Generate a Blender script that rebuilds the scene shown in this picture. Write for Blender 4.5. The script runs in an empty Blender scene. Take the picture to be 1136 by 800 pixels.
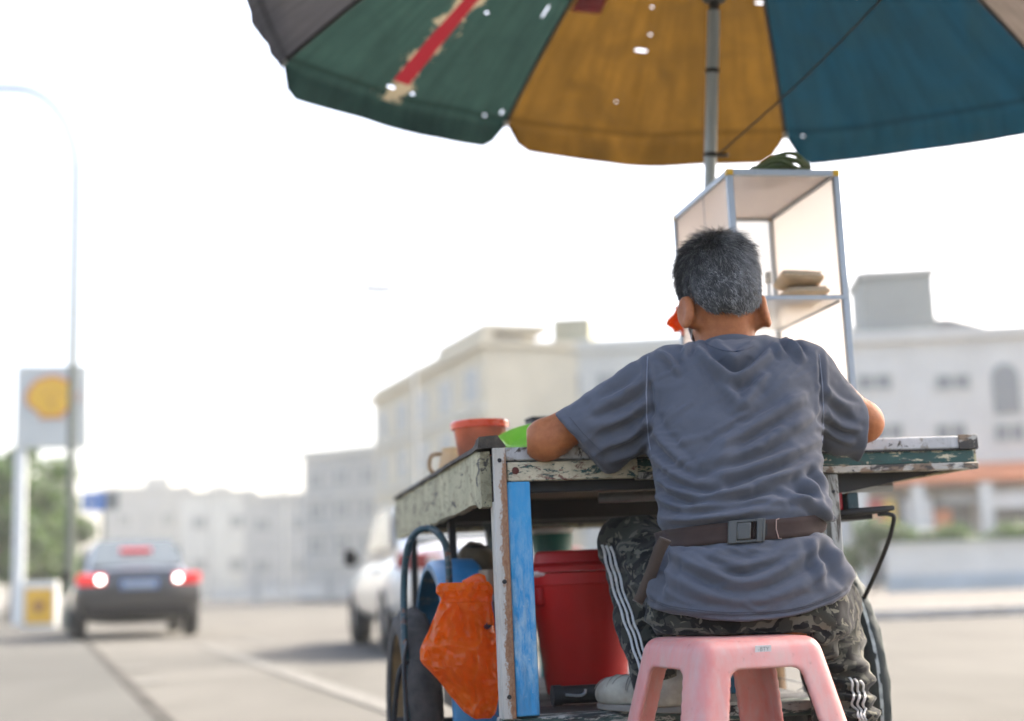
import bpy, bmesh, math, random
import numpy as np
from math import sin, cos, tan, radians, pi, sqrt, atan2
from mathutils import Vector, Matrix, noise as mnoise
from mathutils.bvhtree import BVHTree

random.seed(7)
RNG = np.random.default_rng(7)
S = bpy.context.scene
COL = S.collection

# ------------------------------------------------------------------ camera, world, sun, exposure
FPX, PITCH, ROLL, CAMZ = 1578.0, radians(8.86), radians(1.8), 0.62      # focal length in photo pixels (1136 wide)
_F = np.array([0, cos(PITCH), sin(PITCH)]); _U0 = np.array([0, -sin(PITCH), cos(PITCH)]); _R0 = np.array([1.0, 0, 0])
_U = _U0 * cos(ROLL) + _R0 * sin(ROLL); _R = _R0 * cos(ROLL) - _U0 * sin(ROLL)
CAM = np.array([0, 0, CAMZ])
cd = bpy.data.cameras.new('camera'); cam = bpy.data.objects.new('camera', cd); COL.objects.link(cam)
cd.sensor_width = 36.0; cd.lens = FPX / 1136 * 36.0; cd.clip_start = 0.05; cd.clip_end = 2000
cd.dof.use_dof = True; cd.dof.focus_distance = 2.74; cd.dof.aperture_fstop = 1.85; cd.dof.aperture_blades = 0
cam.matrix_world = Matrix(((_R[0], _U[0], -_F[0], CAM[0]), (_R[1], _U[1], -_F[1], CAM[1]), (_R[2], _U[2], -_F[2], CAM[2]), (0, 0, 0, 1)))
S.camera = cam

SUN_EL, SUN_AZ = radians(42), radians(52)        # azimuth: degrees right of straight ahead (+Y)
w = bpy.data.worlds.new('World'); S.world = w; w.use_nodes = True
nt = w.node_tree; bg = nt.nodes['Background']
sky = nt.nodes.new('ShaderNodeTexSky'); sky.sky_type = 'NISHITA'; sky.sun_disc = False
sky.sun_elevation = SUN_EL; sky.sun_rotation = SUN_AZ
sky.air_density = 0.8; sky.dust_density = 6.0; sky.ozone_density = 0.5; sky.altitude = 0
nt.links.new(sky.outputs[0], bg.inputs[0]); bg.inputs[1].default_value = 0.15
sl = bpy.data.lights.new('sun', 'SUN'); sun = bpy.data.objects.new('sun', sl); COL.objects.link(sun)
sl.energy = 2.0; sl.angle = radians(0.6); sl.color = (1.0, 0.94, 0.83)
sd = Vector((sin(SUN_AZ) * cos(SUN_EL), cos(SUN_AZ) * cos(SUN_EL), sin(SUN_EL)))
sun.rotation_euler = sd.to_track_quat('Z', 'Y').to_euler()
S.view_settings.view_transform = 'Standard'; S.view_settings.look = 'None'
S.view_settings.exposure = 2.3; S.view_settings.gamma = 1.0; S.view_settings.use_curve_mapping = False
S.render.engine = 'CYCLES'
S.cycles.max_bounces = 8; S.cycles.transparent_max_bounces = 12; S.cycles.volume_bounces = 0
S.cycles.caustics_reflective = False; S.cycles.caustics_refractive = False
S.cycles.use_denoising = True; S.cycles.sample_clamp_indirect = 6.0
HAZE_DENSITY = 0.0013

# ------------------------------------------------------------------ geometry helpers
def ray(px, py): return _F * FPX + _R * (px - 568) - _U * (py - 400)
def P(px, py, Y):
    d = ray(px, py); return CAM + d * (Y / d[1])
def Pz(px, py, z=0.0):
    d = ray(px, py); return CAM + d * ((z - CAMZ) / d[2])
def Ppl(px, py, O, n):
    d = ray(px, py); return CAM + d * (((O - CAM) @ n) / (d @ n))
def proj(p):
    q = np.asarray(p, float) - CAM; w_ = q @ _F
    return np.stack([568 + FPX * (q @ _R) / w_, 400 - FPX * (q @ _U) / w_], -1)

class MB:
    """collects shapes into one mesh"""
    def __init__(self): self.v = []; self.f = []; self.uv = []
    def add(self, v, f, uv=None):
        b = len(self.v); self.v += [tuple(map(float, p)) for p in v]; self.f += [tuple(i + b for i in q) for q in f]
        self.uv += [tuple(u) for u in uv] if uv is not None else [(0, 0)] * len(v); return self
    def box(self, lo, hi, M=None):
        x0, y0, z0 = lo; x1, y1, z1 = hi
        v = [(x0, y0, z0), (x1, y0, z0), (x1, y1, z0), (x0, y1, z0), (x0, y0, z1), (x1, y0, z1), (x1, y1, z1), (x0, y1, z1)]
        if M is not None: v = [M @ Vector(p) for p in v]
        return self.add(v, [(3, 2, 1, 0), (4, 5, 6, 7), (0, 1, 5, 4), (1, 2, 6, 5), (2, 3, 7, 6), (3, 0, 4, 7)])
    def tube(self, pts, r, n=8, closed=False, cap=True):
        pts = [Vector(p) for p in pts]; N = len(pts)
        rr = r if hasattr(r, '__len__') else [r] * N
        T = []
        for i in range(N):
            a = pts[(i - 1) % N] if (closed or i > 0) else pts[i]; b = pts[(i + 1) % N] if (closed or i < N - 1) else pts[i]
            T.append((b - a).normalized())
        nrm = T[0].orthogonal().normalized(); v = []
        for i in range(N):
            nrm = (nrm - T[i] * nrm.dot(T[i])).normalized(); bn = T[i].cross(nrm)
            for k in range(n):
                a = 2 * pi * k / n; v.append(pts[i] + (nrm * cos(a) + bn * sin(a)) * rr[i])
        f = []
        for i in range(N if closed else N - 1):
            j = (i + 1) % N
            for k in range(n): f.append((i * n + k, i * n + (k + 1) % n, j * n + (k + 1) % n, j * n + k))
        if cap and not closed: f += [tuple(range(n - 1, -1, -1)), tuple((N - 1) * n + k for k in range(n))]
        return self.add(v, f)
    def lathe(self, prof, n=40, c=(0, 0, 0), sx=1, sy=1, capb=True, capt=True):
        v = []; f = []
        for r, z in prof:
            for k in range(n):
                a = 2 * pi * k / n; v.append((c[0] + r * cos(a) * sx, c[1] + r * sin(a) * sy, c[2] + z))
        for i in range(len(prof) - 1):
            for k in range(n): f.append((i * n + k, i * n + (k + 1) % n, (i + 1) * n + (k + 1) % n, (i + 1) * n + k))
        if capb: f.append(tuple(range(n - 1, -1, -1)))
        if capt: f.append(tuple((len(prof) - 1) * n + k for k in range(n)))
        return self.add(v, f)
    def prism(self, poly, a, b, axis='y'):
        """poly of (u, v), extruded from a to b along axis"""
        n = len(poly)
        def pt(u, v, t): return {'y': (u, t, v), 'x': (t, u, v), 'z': (u, v, t)}[axis]
        v = [pt(u, q, a) for u, q in poly] + [pt(u, q, b) for u, q in poly]
        f = [tuple(range(n)), tuple(range(2 * n - 1, n - 1, -1))] + [(i, i + n, (i + 1) % n + n, (i + 1) % n) for i in range(n)]
        return self.add(v, f)
    def grid(self, rows, uvs=None, closed=False):
        """rows: list of equally long point lists"""
        m = len(rows[0]); v = [p for r in rows for p in r]; f = []
        for i in range(len(rows) - 1):
            for k in range(m if closed else m - 1): f.append((i * m + k, i * m + (k + 1) % m, (i + 1) * m + (k + 1) % m, (i + 1) * m + k))
        return self.add(v, f, [u for r in uvs for u in r] if uvs else None)
    def mesh(self, name, smooth=None):
        me = bpy.data.meshes.new(name); me.from_pydata(self.v, [], self.f); me.update()
        bm = bmesh.new(); bm.from_mesh(me)
        bmesh.ops.recalc_face_normals(bm, faces=bm.faces)
        if smooth is not None:
            for fc in bm.faces: fc.smooth = True
            for e in bm.edges:
                if len(e.link_faces) == 2 and e.calc_face_angle(0) > smooth: e.smooth = False
        lay = bm.loops.layers.uv.new('uv')
        for fc in bm.faces:
            for l in fc.loops: l[lay].uv = self.uv[l.vert.index]
        bm.to_mesh(me); bm.free(); return me
    def build(self, name, mat, parent=None, smooth=radians(35), bevel=0, solid=0, M=None):
        o = bpy.data.objects.new(name, self.mesh(name, smooth)); COL.objects.link(o)
        o.data.materials.append(mat)
        if parent is not None: o.parent = parent
        if M is not None: o.matrix_local = M
        if solid:
            m = o.modifiers.new('solid', 'SOLIDIFY'); m.thickness = solid; m.offset = 0
        if bevel:
            m = o.modifiers.new('bevel', 'BEVEL'); m.width = bevel; m.segments = 2; m.limit_method = 'ANGLE'; m.angle_limit = radians(40)
        return o

def tag(o, label=None, cat=None, group=None, kind=None):
    if label: o['label'] = label
    if cat: o['category'] = cat
    if group: o['group'] = group
    if kind: o['kind'] = kind
    return o
def thing(name, label, cat, loc=(0, 0, 0), rz=0, group=None, M=None):
    o = bpy.data.objects.new(name, None); COL.objects.link(o); o.empty_display_size = .1
    if M is not None: o.matrix_world = M
    else: o.location = tuple(map(float, loc)); o.rotation_euler = (0, 0, rz)
    return tag(o, label, cat, group)
def arr_obj(name, V, F, mat, parent=None, smooth=True):
    me = bpy.data.meshes.new(name); me.from_pydata(V.tolist() if hasattr(V, 'tolist') else V, [], F.tolist() if hasattr(F, 'tolist') else F)
    me.polygons.foreach_set('use_smooth', [smooth] * len(me.polygons)); me.update()
    me.materials.append(mat)
    o = bpy.data.objects.new(name, me); COL.objects.link(o)
    if parent is not None: o.parent = parent
    return o
def catmull(pts, k=6):
    pts = [np.array(p, float) for p in pts]; q = [2 * pts[0] - pts[1]] + pts + [2 * pts[-1] - pts[-2]]; out = []
    for i in range(1, len(q) - 2):
        for j in range(k):
            t = j / k
            out.append(.5 * (2 * q[i] + (q[i + 1] - q[i - 1]) * t + (2 * q[i - 1] - 5 * q[i] + 4 * q[i + 1] - q[i + 2]) * t * t + (3 * q[i] - q[i - 1] - 3 * q[i + 1] + q[i + 2]) * t ** 3))
    out.append(pts[-1]); return out

# ---- signed distance shapes -> mesh (surface nets)
def sd_cone(X, a, b, ra, rb):
    a = np.array(a, float); b = np.array(b, float); ab = b - a; t = np.clip(((X - a) @ ab) / (ab @ ab), 0, 1)
    return np.linalg.norm(X - a - t[..., None] * ab, axis=-1) - (ra + (rb - ra) * t)
def sd_ell(X, c, r, Rm=None):
    q = X - np.array(c, float)
    if Rm is not None: q = q @ Rm
    r = np.array(r, float); k0 = np.linalg.norm(q / r, axis=-1); k1 = np.linalg.norm(q / r ** 2, axis=-1) + 1e-9
    return k0 * (k0 - 1) / k1
def smin(a, b, k):
    h = np.clip(.5 + .5 * (b - a) / k, 0, 1); return b * (1 - h) + a * h - k * h * (1 - h)
def smax(a, b, k): return -smin(-a, -b, k)
def chain(X, pts, rad, k=.02):
    d = None
    for i in range(len(pts) - 1):
        e = sd_cone(X, pts[i], pts[i + 1], rad[i], rad[i + 1]); d = e if d is None else smin(d, e, k)
    return d
def nets(fn, lo, hi, h):
    lo = np.array(lo, float); n = np.ceil((np.array(hi) - lo) / h).astype(int) + 1
    ax = [lo[i] + h * np.arange(n[i]) for i in range(3)]
    G = np.empty(n, np.float32)
    for i in range(0, n[0], 16):
        X = np.stack(np.meshgrid(ax[0][i:i + 16], ax[1], ax[2], indexing='ij'), -1); G[i:i + 16] = fn(X)
    G[0] = G[-1] = 1; G[:, 0] = G[:, -1] = 1; G[:, :, 0] = G[:, :, -1] = 1
    ins = G < 0
    c = [G[i:n[0] - 1 + i, j:n[1] - 1 + j, k:n[2] - 1 + k] for i in (0, 1) for j in (0, 1) for k in (0, 1)]
    cnt = sum((q < 0).astype(np.int8) for q in c); act = (cnt > 0) & (cnt < 8)
    idx = -np.ones(act.shape, np.int64); I = np.argwhere(act); idx[act] = np.arange(len(I))
    g = [q[act] for q in c]; acc = np.zeros((len(I), 3)); m = np.zeros(len(I))
    off = [np.array(((q >> 2) & 1, (q >> 1) & 1, q & 1), float) for q in range(8)]
    for a in range(8):
        for bit in (1, 2, 4):
            if a & bit: continue
            b = a | bit; s = (g[a] < 0) != (g[b] < 0); t = np.where(s, g[a] / np.where(s, g[a] - g[b], 1), 0)
            acc += np.where(s[:, None], off[a] + t[:, None] * (off[b] - off[a]), 0); m += s
    V = lo + h * (I + acc / m[:, None]); F = []
    for d in range(3):
        e1, e2 = [(1, 2), (2, 0), (0, 1)][d]
        sl0 = [slice(1, n[i] - 1) for i in range(3)]; sl1 = list(sl0); sl0[d] = slice(0, n[d] - 1); sl1[d] = slice(1, n[d])
        A = ins[tuple(sl0)]; B = ins[tuple(sl1)]; E = np.argwhere(A != B)
        if len(E) == 0: continue
        flip = A[A != B]; base = E.copy()
        for i in range(3):
            if i != d: base[:, i] += 1
        u1 = np.zeros(3, int); u1[e1] = 1; u2 = np.zeros(3, int); u2[e2] = 1
        q = [base - u1 - u2, base - u2, base, base - u1]; q = [idx[tuple(p.T)] for p in q]
        Q = np.stack(q, 1); Q[~flip] = Q[~flip][:, ::-1]; F.append(Q)
    return V, np.concatenate(F)
def vnormals(V, F):
    N = np.zeros_like(V); a = np.cross(V[F[:, 2]] - V[F[:, 0]], V[F[:, 3]] - V[F[:, 1]])
    for k in range(4): np.add.at(N, F[:, k], a)
    return N / (np.linalg.norm(N, axis=1)[:, None] + 1e-12)
def relax(V, F, it=2, lam=.5):
    A = np.concatenate([F[:, k] for k in range(4)]); B = np.concatenate([F[:, (k + 1) % 4] for k in range(4)])
    for _ in range(it):
        acc = np.zeros_like(V); m = np.zeros(len(V)); np.add.at(acc, A, V[B]); np.add.at(acc, B, V[A]); np.add.at(m, A, 1); np.add.at(m, B, 1)
        V = V + lam * (acc / m[:, None] - V)
    return V
_perm = RNG.random((64, 64, 64))
def vnoise(X):
    """smooth value noise, about -1..1"""
    X = np.asarray(X, float); i = np.floor(X).astype(int); f = X - i; f = f * f * (3 - 2 * f); out = 0
    for a in (0, 1):
        for b in (0, 1):
            for c in (0, 1):
                wt = (f[..., 0] if a else 1 - f[..., 0]) * (f[..., 1] if b else 1 - f[..., 1]) * (f[..., 2] if c else 1 - f[..., 2])
                out = out + wt * _perm[(i[..., 0] + a) % 64, (i[..., 1] + b) % 64, (i[..., 2] + c) % 64]
    return out * 2 - 1
def folds(px, strokes):
    """sum of soft ridges along polylines given where they lie on the cloth"""
    out = np.zeros(len(px))
    for pts, amp, wd in strokes:
        pts = np.array(catmull(pts, 4)); best = np.full(len(px), 1e9); tt = np.zeros(len(px)); L = len(pts) - 1
        for i in range(L):
            a, b = pts[i], pts[i + 1]; ab = b - a; t = np.clip(((px - a) @ ab) / (ab @ ab + 1e-9), 0, 1)
            d = np.linalg.norm(px - a - t[:, None] * ab, axis=1); s = d < best; best[s] = d[s]; tt[s] = ((i + t) / L)[s]
        u = best / wd
        out += amp * (np.exp(-u * u) - .45 * np.exp(-((u - 1.6) / .8) ** 2)) * np.sin(pi * np.clip(tt * .86 + .07, 0, 1)) ** .6
    return out

# ------------------------------------------------------------------ materials
def srgb(r, g, b):
    f = lambda c: (c / 255 / 12.92) if c / 255 <= .04045 else ((c / 255 + .055) / 1.055) ** 2.4
    return (f(r), f(g), f(b), 1)
MATS = {}
def newmat(name):
    m = bpy.data.materials.new(name); m.use_nodes = True; MATS[name] = m
    return m, m.node_tree, m.node_tree.nodes['Principled BSDF']
def N(nt, t, **k):
    n = nt.nodes.new(t)
    for a, b in k.items():
        if isinstance(a, str) and hasattr(n, a): setattr(n, a, b)
        else: n.inputs[a.replace('_', ' ')].default_value = b
    return n
def coords(nt, kind='Object', scale=(1, 1, 1)):
    tc = nt.nodes.new('ShaderNodeTexCoord'); mp = nt.nodes.new('ShaderNodeMapping'); mp.inputs['Scale'].default_value = scale
    nt.links.new(tc.outputs[kind], mp.inputs[0]); return mp.outputs[0]
def noise_tex(nt, co, scale, detail=4, rough=.55, dist=0):
    n = nt.nodes.new('ShaderNodeTexNoise'); n.inputs['Scale'].default_value = scale; n.inputs['Detail'].default_value = detail
    n.inputs['Roughness'].default_value = rough; n.inputs['Distortion'].default_value = dist
    nt.links.new(co, n.inputs['Vector']); return n.outputs['Fac']
def ramp(nt, fac, stops, interp='LINEAR'):
    r = nt.nodes.new('ShaderNodeValToRGB'); r.color_ramp.interpolation = interp
    el = r.color_ramp.elements
    while len(el) < len(stops): el.new(.5)
    for e, (p, c) in zip(el, stops): e.position = p; e.color = c if hasattr(c, '__len__') else (c, c, c, 1)
    nt.links.new(fac, r.inputs[0]); return r.outputs[0]
def mixc(nt, fac, a, b, mode='MIX'):
    m = nt.nodes.new('ShaderNodeMix'); m.data_type = 'RGBA'; m.blend_type = mode
    for s, x in ((m.inputs[0], fac), (m.inputs[6], a), (m.inputs[7], b)):
        if hasattr(x, 'is_linked'): nt.links.new(x, s)
        else: s.default_value = x
    return m.outputs[2]
def bump(nt, bsdf, h, strength=.3, dist=.01):
    b = nt.nodes.new('ShaderNodeBump'); b.inputs['Strength'].default_value = strength; b.inputs['Distance'].default_value = dist
    nt.links.new(h, b.inputs['Height']); nt.links.new(b.outputs[0], bsdf.inputs['Normal'])
def simple(name, c, rough=.6, metal=0, var=.15, scale=12, bmp=.0, coat=0, spec=.5, kind='Object', stretch=(1, 1, 1), grime=0, gc=(.02, .017, .012, 1)):
    m, nt, b = newmat(name); co = coords(nt, kind, stretch)
    f = noise_tex(nt, co, scale, 5)
    c = tuple(c)[:3] + (1,)
    lo = tuple(x * (1 - var) for x in c[:3]) + (1,); hi = tuple(min(1, x * (1 + var)) for x in c[:3]) + (1,)
    col = ramp(nt, f, [(.3, lo), (.7, hi)])
    if grime:
        g = noise_tex(nt, co, scale * .4, 8, .65, .4); col = mixc(nt, ramp(nt, g, [(.5, 0), (.72, grime)]), col, gc)
    nt.links.new(col, b.inputs['Base Color'])
    nt.links.new(ramp(nt, f, [(.3, max(0, rough - .08)), (.7, min(1, rough + .08))]), b.inputs['Roughness'])
    b.inputs['Metallic'].default_value = metal; b.inputs['Coat Weight'].default_value = coat; b.inputs['Coat Roughness'].default_value = .08
    b.inputs['Specular IOR Level'].default_value = spec
    if bmp: bump(nt, b, noise_tex(nt, co, scale * 3, 6), bmp, .004)
    return m
def chipped(name, paint, under, third=None, amount=.5, scale=30, stretch=(1, 1, 1), rough=.55, dirt=.6, metal_under=0):
    """old paint over another colour, chipped, with grime"""
    m, nt, b = newmat(name); co = coords(nt, 'Object', stretch); co1 = coords(nt, 'Object')
    a = noise_tex(nt, co, scale, 10, .68, .6); v = noise_tex(nt, co1, scale * .25, 4)
    base = mixc(nt, ramp(nt, v, [(.35, 0), (.7, 1)]), paint, tuple(x * .7 for x in paint[:3]) + (1,))
    k = ramp(nt, a, [(amount, 0), (amount + .025, 1)])
    col = mixc(nt, k, base, under)
    if third:
        a2 = noise_tex(nt, co, scale * .6, 9, .7, .9); k2 = ramp(nt, a2, [(amount + .02, 0), (amount + .06, 1)]); col = mixc(nt, k2, col, third)
    d = noise_tex(nt, coords(nt, 'Object', (1.5, 1.5, .6)), scale * .5, 9, .7, .3)
    col = mixc(nt, ramp(nt, d, [(.5, 0), (.75, dirt)]), col, (.018, .014, .01, 1))
    nt.links.new(col, b.inputs['Base Color']); b.inputs['Roughness'].default_value = rough
    h = mixc(nt, .5, k, a)
    bump(nt, b, h, .35, .002); return m
def cloth(name, c, var=.12, weave=900, rough=.9, fuzz=.25, scale=14):
    m, nt, b = newmat(name); co = coords(nt)
    f = noise_tex(nt, co, scale, 5); g = noise_tex(nt, co, weave, 2)
    lo = tuple(x * (1 - var) for x in c[:3]) + (1,); hi = tuple(x * (1 + var) for x in c[:3]) + (1,)
    col = mixc(nt, .5, ramp(nt, f, [(.3, lo), (.7, hi)]), ramp(nt, g, [(.3, lo), (.7, hi)]))
    nt.links.new(col, b.inputs['Base Color']); b.inputs['Roughness'].default_value = rough
    b.inputs['Sheen Weight'].default_value = fuzz; b.inputs['Sheen Roughness'].default_value = .4
    b.inputs['Specular IOR Level'].default_value = .2
    bump(nt, b, g, .35, .0015); return m
def translucent(name, c, back=.5, rough=.5, var=.15, scale=8, clear=0, spec=.4):
    """thin sheet that lets light through"""
    m, nt, b = newmat(name); co = coords(nt); f = noise_tex(nt, co, scale, 6, .6, .5)
    c = tuple(c)[:3]
    col = ramp(nt, f, [(.3, tuple(x * (1 - var) for x in c) + (1,)), (.7, tuple(min(1, x * (1 + var)) for x in c) + (1,))])
    nt.links.new(col, b.inputs['Base Color']); b.inputs['Roughness'].default_value = rough; b.inputs['Specular IOR Level'].default_value = spec
    t = nt.nodes.new('ShaderNodeBsdfTranslucent'); nt.links.new(col, t.inputs[0])
    mx = nt.nodes.new('ShaderNodeMixShader'); mx.inputs[0].default_value = back
    nt.links.new(b.outputs[0], mx.inputs[1]); nt.links.new(t.outputs[0], mx.inputs[2]); out = mx.outputs[0]
    if clear:
        tr = nt.nodes.new('ShaderNodeBsdfTransparent'); tr.inputs[0].default_value = tuple(min(1, .55 + .45 * x / max(c)) for x in c) + (1,)
        m2 = nt.nodes.new('ShaderNodeMixShader'); m2.inputs[0].default_value = clear
        nt.links.new(out, m2.inputs[1]); nt.links.new(tr.outputs[0], m2.inputs[2]); out = m2.outputs[0]
    nt.links.new(out, nt.nodes['Material Output'].inputs[0]); return m
def emitter(name, c, e, base=(.8, .8, .8, 1)):
    m, nt, b = newmat(name); b.inputs['Base Color'].default_value = base
    b.inputs['Emission Color'].default_value = c; b.inputs['Emission Strength'].default_value = e; return m
def glass_dark(name, c=(.03, .035, .04, 1), rough=.05):
    m, nt, b = newmat(name); b.inputs['Base Color'].default_value = c; b.inputs['Roughness'].default_value = rough; b.inputs['Specular IOR Level'].default_value = .8; return m

# ------------------------------------------------------------------ the setting: ground, markings, far kerb
RY = radians(19.6); DR = np.array([-sin(RY), cos(RY), 0]); DX = np.array([cos(RY), sin(RY), 0])       # along the road / across it
def ground_mat(name, c, var, crack=True):
    m, nt, b = newmat(name); co = coords(nt)
    big = noise_tex(nt, co, .35, 6, .6, .5); fine = noise_tex(nt, co, 90, 4, .7); st = noise_tex(nt, coords(nt, 'Object', (1.2, .12, 1)), 1.4, 5)
    lo = tuple(x * (1 - var) for x in c) + (1,); hi = tuple(x * (1 + var) for x in c) + (1,)
    col = mixc(nt, .45, ramp(nt, big, [(.3, lo), (.7, hi)]), ramp(nt, fine, [(.25, lo), (.75, hi)]))
    col = mixc(nt, ramp(nt, st, [(.52, 0), (.75, .45)]), col, tuple(x * .62 for x in c) + (1,))
    nt.links.new(col, b.inputs['Base Color']); b.inputs['Roughness'].default_value = 1.0; b.inputs['Specular IOR Level'].default_value = .06
    bump(nt, b, fine, .4, .004); return m
M_ROAD = ground_mat('road_concrete', (.105, .101, .09), .3)
M_SHOULDER = ground_mat('shoulder_asphalt', (.085, .084, .077), .24)
M_PAVE = ground_mat('pavement_slabs', (.14, .132, .118), .16)
M_KERB = simple('kerb_concrete', (.3, .29, .27), .85, var=.2, scale=6, grime=.4)
M_PAINT = simple('road_paint', (.128, .125, .113), 1, spec=.05, var=.25, scale=18, grime=.35, gc=(.3, .29, .27, 1))
def sheet(name, pts, z, mat, thick=0):
    b = MB(); b.add([(p[0], p[1], z) for p in pts], [tuple(range(len(pts)))]); o = b.build(name, mat, smooth=None); return tag(o, kind='structure')
b = MB(); R0 = 700; b.add([(-R0, -60, 0), (R0, -60, 0), (R0, 900, 0), (-R0, 900, 0)], [(0, 1, 2, 3)])
tag(b.build('road', M_ROAD, smooth=None), kind='structure')
k0 = Pz(93, 714); k1 = Pz(167, 795); kd = (k0 - k1) / np.linalg.norm(k0 - k1); kn = np.array([-kd[1], kd[0], 0])
a0 = k1 - kd * 8; a1 = k1 + kd * 60
sheet('shoulder', [a0, a1, a1 + kn * 9, a0 + kn * 9], .004, M_SHOULDER)
b = MB(); q = [a0 - kn * .0, a0 - kn * .09, a1 - kn * .09, a1]
b.add([(p[0], p[1], .006) for p in q], [(0, 1, 2, 3)]); tag(b.build('road_gutter', simple('gutter_grime', (.055, .053, .047), 1, spec=.05, var=.4, scale=4), smooth=None), kind='structure')
# dashes and the pale edge band of the lane
bm_ = MB()
for px, py in ((164, 757), (153, 742), (143, 727)):
    c = Pz(px, py); L, W = .2, .1
    bm_.add([tuple(c + kd * s * L + np.array([kd[1], -kd[0], 0]) * t * W)[:2] + (.008,) for s, t in ((-1, -1), (1, -1), (1, 1), (-1, 1))], [(0, 1, 2, 3)])
c0 = Pz(420, 782); c1 = Pz(226, 716); cdv = (c1 - c0) / np.linalg.norm(c1 - c0); cn = np.array([-cdv[1], cdv[0], 0])
e0 = c0 - cdv * 3
bm_.add([tuple(p)[:2] + (.008,) for p in (e0 + cn * .08, c1 + cn * .08, c1 - cn * .08, e0 - cn * .08)], [(3, 2, 1, 0)])
for i in range(5):
    c = Pz(290, 712) + DR * (i * 6); bm_.add([tuple(c + DR * s * 1.2 + DX * t * .08)[:2] + (.008,) for s, t in ((-1, -1), (1, -1), (1, 1), (-1, 1))], [(0, 1, 2, 3)])
tag(bm_.build('road_marking', M_PAINT, smooth=None), kind='structure')
# far pavement with a raised kerb
K0 = Pz(985, 688); K1 = Pz(1136, 682); kx = (K1 - K0) / np.linalg.norm(K1 - K0); ky = np.array([-kx[1], kx[0], 0])
A = K0 - kx * 3.2; Bq = K0 + kx * 60
b = MB(); pts = [A, Bq, Bq + ky * .18, A + ky * .18]
b.add([tuple(p)[:2] + (0,) for p in pts] + [tuple(p)[:2] + (.13,) for p in pts], [(0, 1, 5, 4), (1, 2, 6, 5), (2, 3, 7, 6), (3, 0, 4, 7), (4, 5, 6, 7)])
tag(b.build('kerb', M_KERB, smooth=None, bevel=.02), kind='structure')
b = MB(); pts = [A + ky * .18, Bq + ky * .18, Bq + ky * 60, A + ky * 60]
b.add([tuple(p)[:2] + (0,) for p in pts] + [tuple(p)[:2] + (.126,) for p in pts], [(4, 5, 6, 7), (3, 0, 4, 7), (1, 2, 6, 5)])
tag(b.build('pavement', M_PAVE, smooth=None), kind='structure')

# ------------------------------------------------------------------ buildings
def wallmat(name, c, var=.08):
    return simple(name, c, .85, var=var, scale=.8, grime=.25, gc=tuple(x * .55 for x in c[:3]) + (1,), bmp=.1)
M_W1 = wallmat('wall_cream', (.55, .48, .34)); M_W2 = wallmat('wall_pale_grey', (.5, .495, .44)); M_W3 = wallmat('wall_grey', (.36, .36, .33))
M_W4 = wallmat('wall_white', (.57, .555, .5)); M_W5 = wallmat('wall_olive', (.30, .29, .2)); M_DARKROOF = simple('roof_dark', (.13, .13, .13), .8, var=.2, scale=.6)
M_TOWER = wallmat('tower_concrete', (.26, .27, .245))
M_WIN = glass_dark('window_glass', (.16, .17, .17, 1), .3); M_FRAME = simple('window_frame_paint', (.5, .495, .44), .5)
M_AWN = simple('awning_orange', (.5, .16, .06), .7, var=.15, scale=1)
M_SIGNW = simple('shop_board_white', (.75, .74, .7), .5); M_SIGNY = simple('shop_board_yellow', (.75, .5, .1), .5); M_SIGNR = simple('shop_board_red', (.55, .1, .07), .5)
class Bld:
    """a building: local x runs along its facade, y into its depth, z up"""
    def __init__(self, name, label, pl, pr, depth, cat='building', group=None):
        a = P(pl[0], 640, pl[1]); c = P(pr[0], 640, pr[1]); a[2] = c[2] = 0; self.a = a; d = c - a; self.W = np.linalg.norm(d); self.D = depth
        self.ux = d / self.W; self.rz = atan2(d[1], d[0]); self.uy = np.array([-self.ux[1], self.ux[0], 0])
        self.o = thing(name, label, cat, a, self.rz, group); self.win = {}
    def H(self, px, py):        # height above ground of the facade point seen at a photo position
        return Ppl(px, py, self.a, self.uy)[2]
    def X(self, px, py=600): return (Ppl(px, py, self.a, self.uy) - self.a) @ self.ux
    def block(self, part, x0, x1, y0, y1, z0, z1, mat, bevel=0):
        b = MB(); b.box((x0, y0, z0), (x1, y1, z1)); return b.build(part, mat, self.o, bevel=bevel)
    def window(self, x, z, w_, h, sill=True, y=0):
        k = (round(w_, 3), round(h, 3))
        if k not in self.win:
            f = MB(); t = .09
            for lo, hi in (((-w_ / 2, -.06, -h / 2), (-w_ / 2 + t, .05, h / 2)), ((w_ / 2 - t, -.06, -h / 2), (w_ / 2, .05, h / 2)), ((-w_ / 2 + t, -.06, h / 2 - t), (w_ / 2 - t, .05, h / 2)), ((-w_ / 2 + t, -.06, -h / 2), (w_ / 2 - t, .05, -h / 2 + t)), ((-.04, -.05, -h / 2 + t), (.04, .05, h / 2 - t))): f.box(lo, hi)
            g = MB(); g.box((-w_ / 2 + .01, -.02, -h / 2 + .01), (w_ / 2 - .01, .012, h / 2 - .01)); g = g.mesh('pane'); g.materials.append(M_WIN)
            fm = f.mesh('window'); fm.materials.append(M_FRAME); self.win[k] = (fm, g)
        fm, g = self.win[k]
        o = bpy.data.objects.new('window', fm); COL.objects.link(o); o.parent = self.o; o.location = (x, y, z)
        p = bpy.data.objects.new('pane', g); COL.objects.link(p); p.parent = o
        return o

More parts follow.
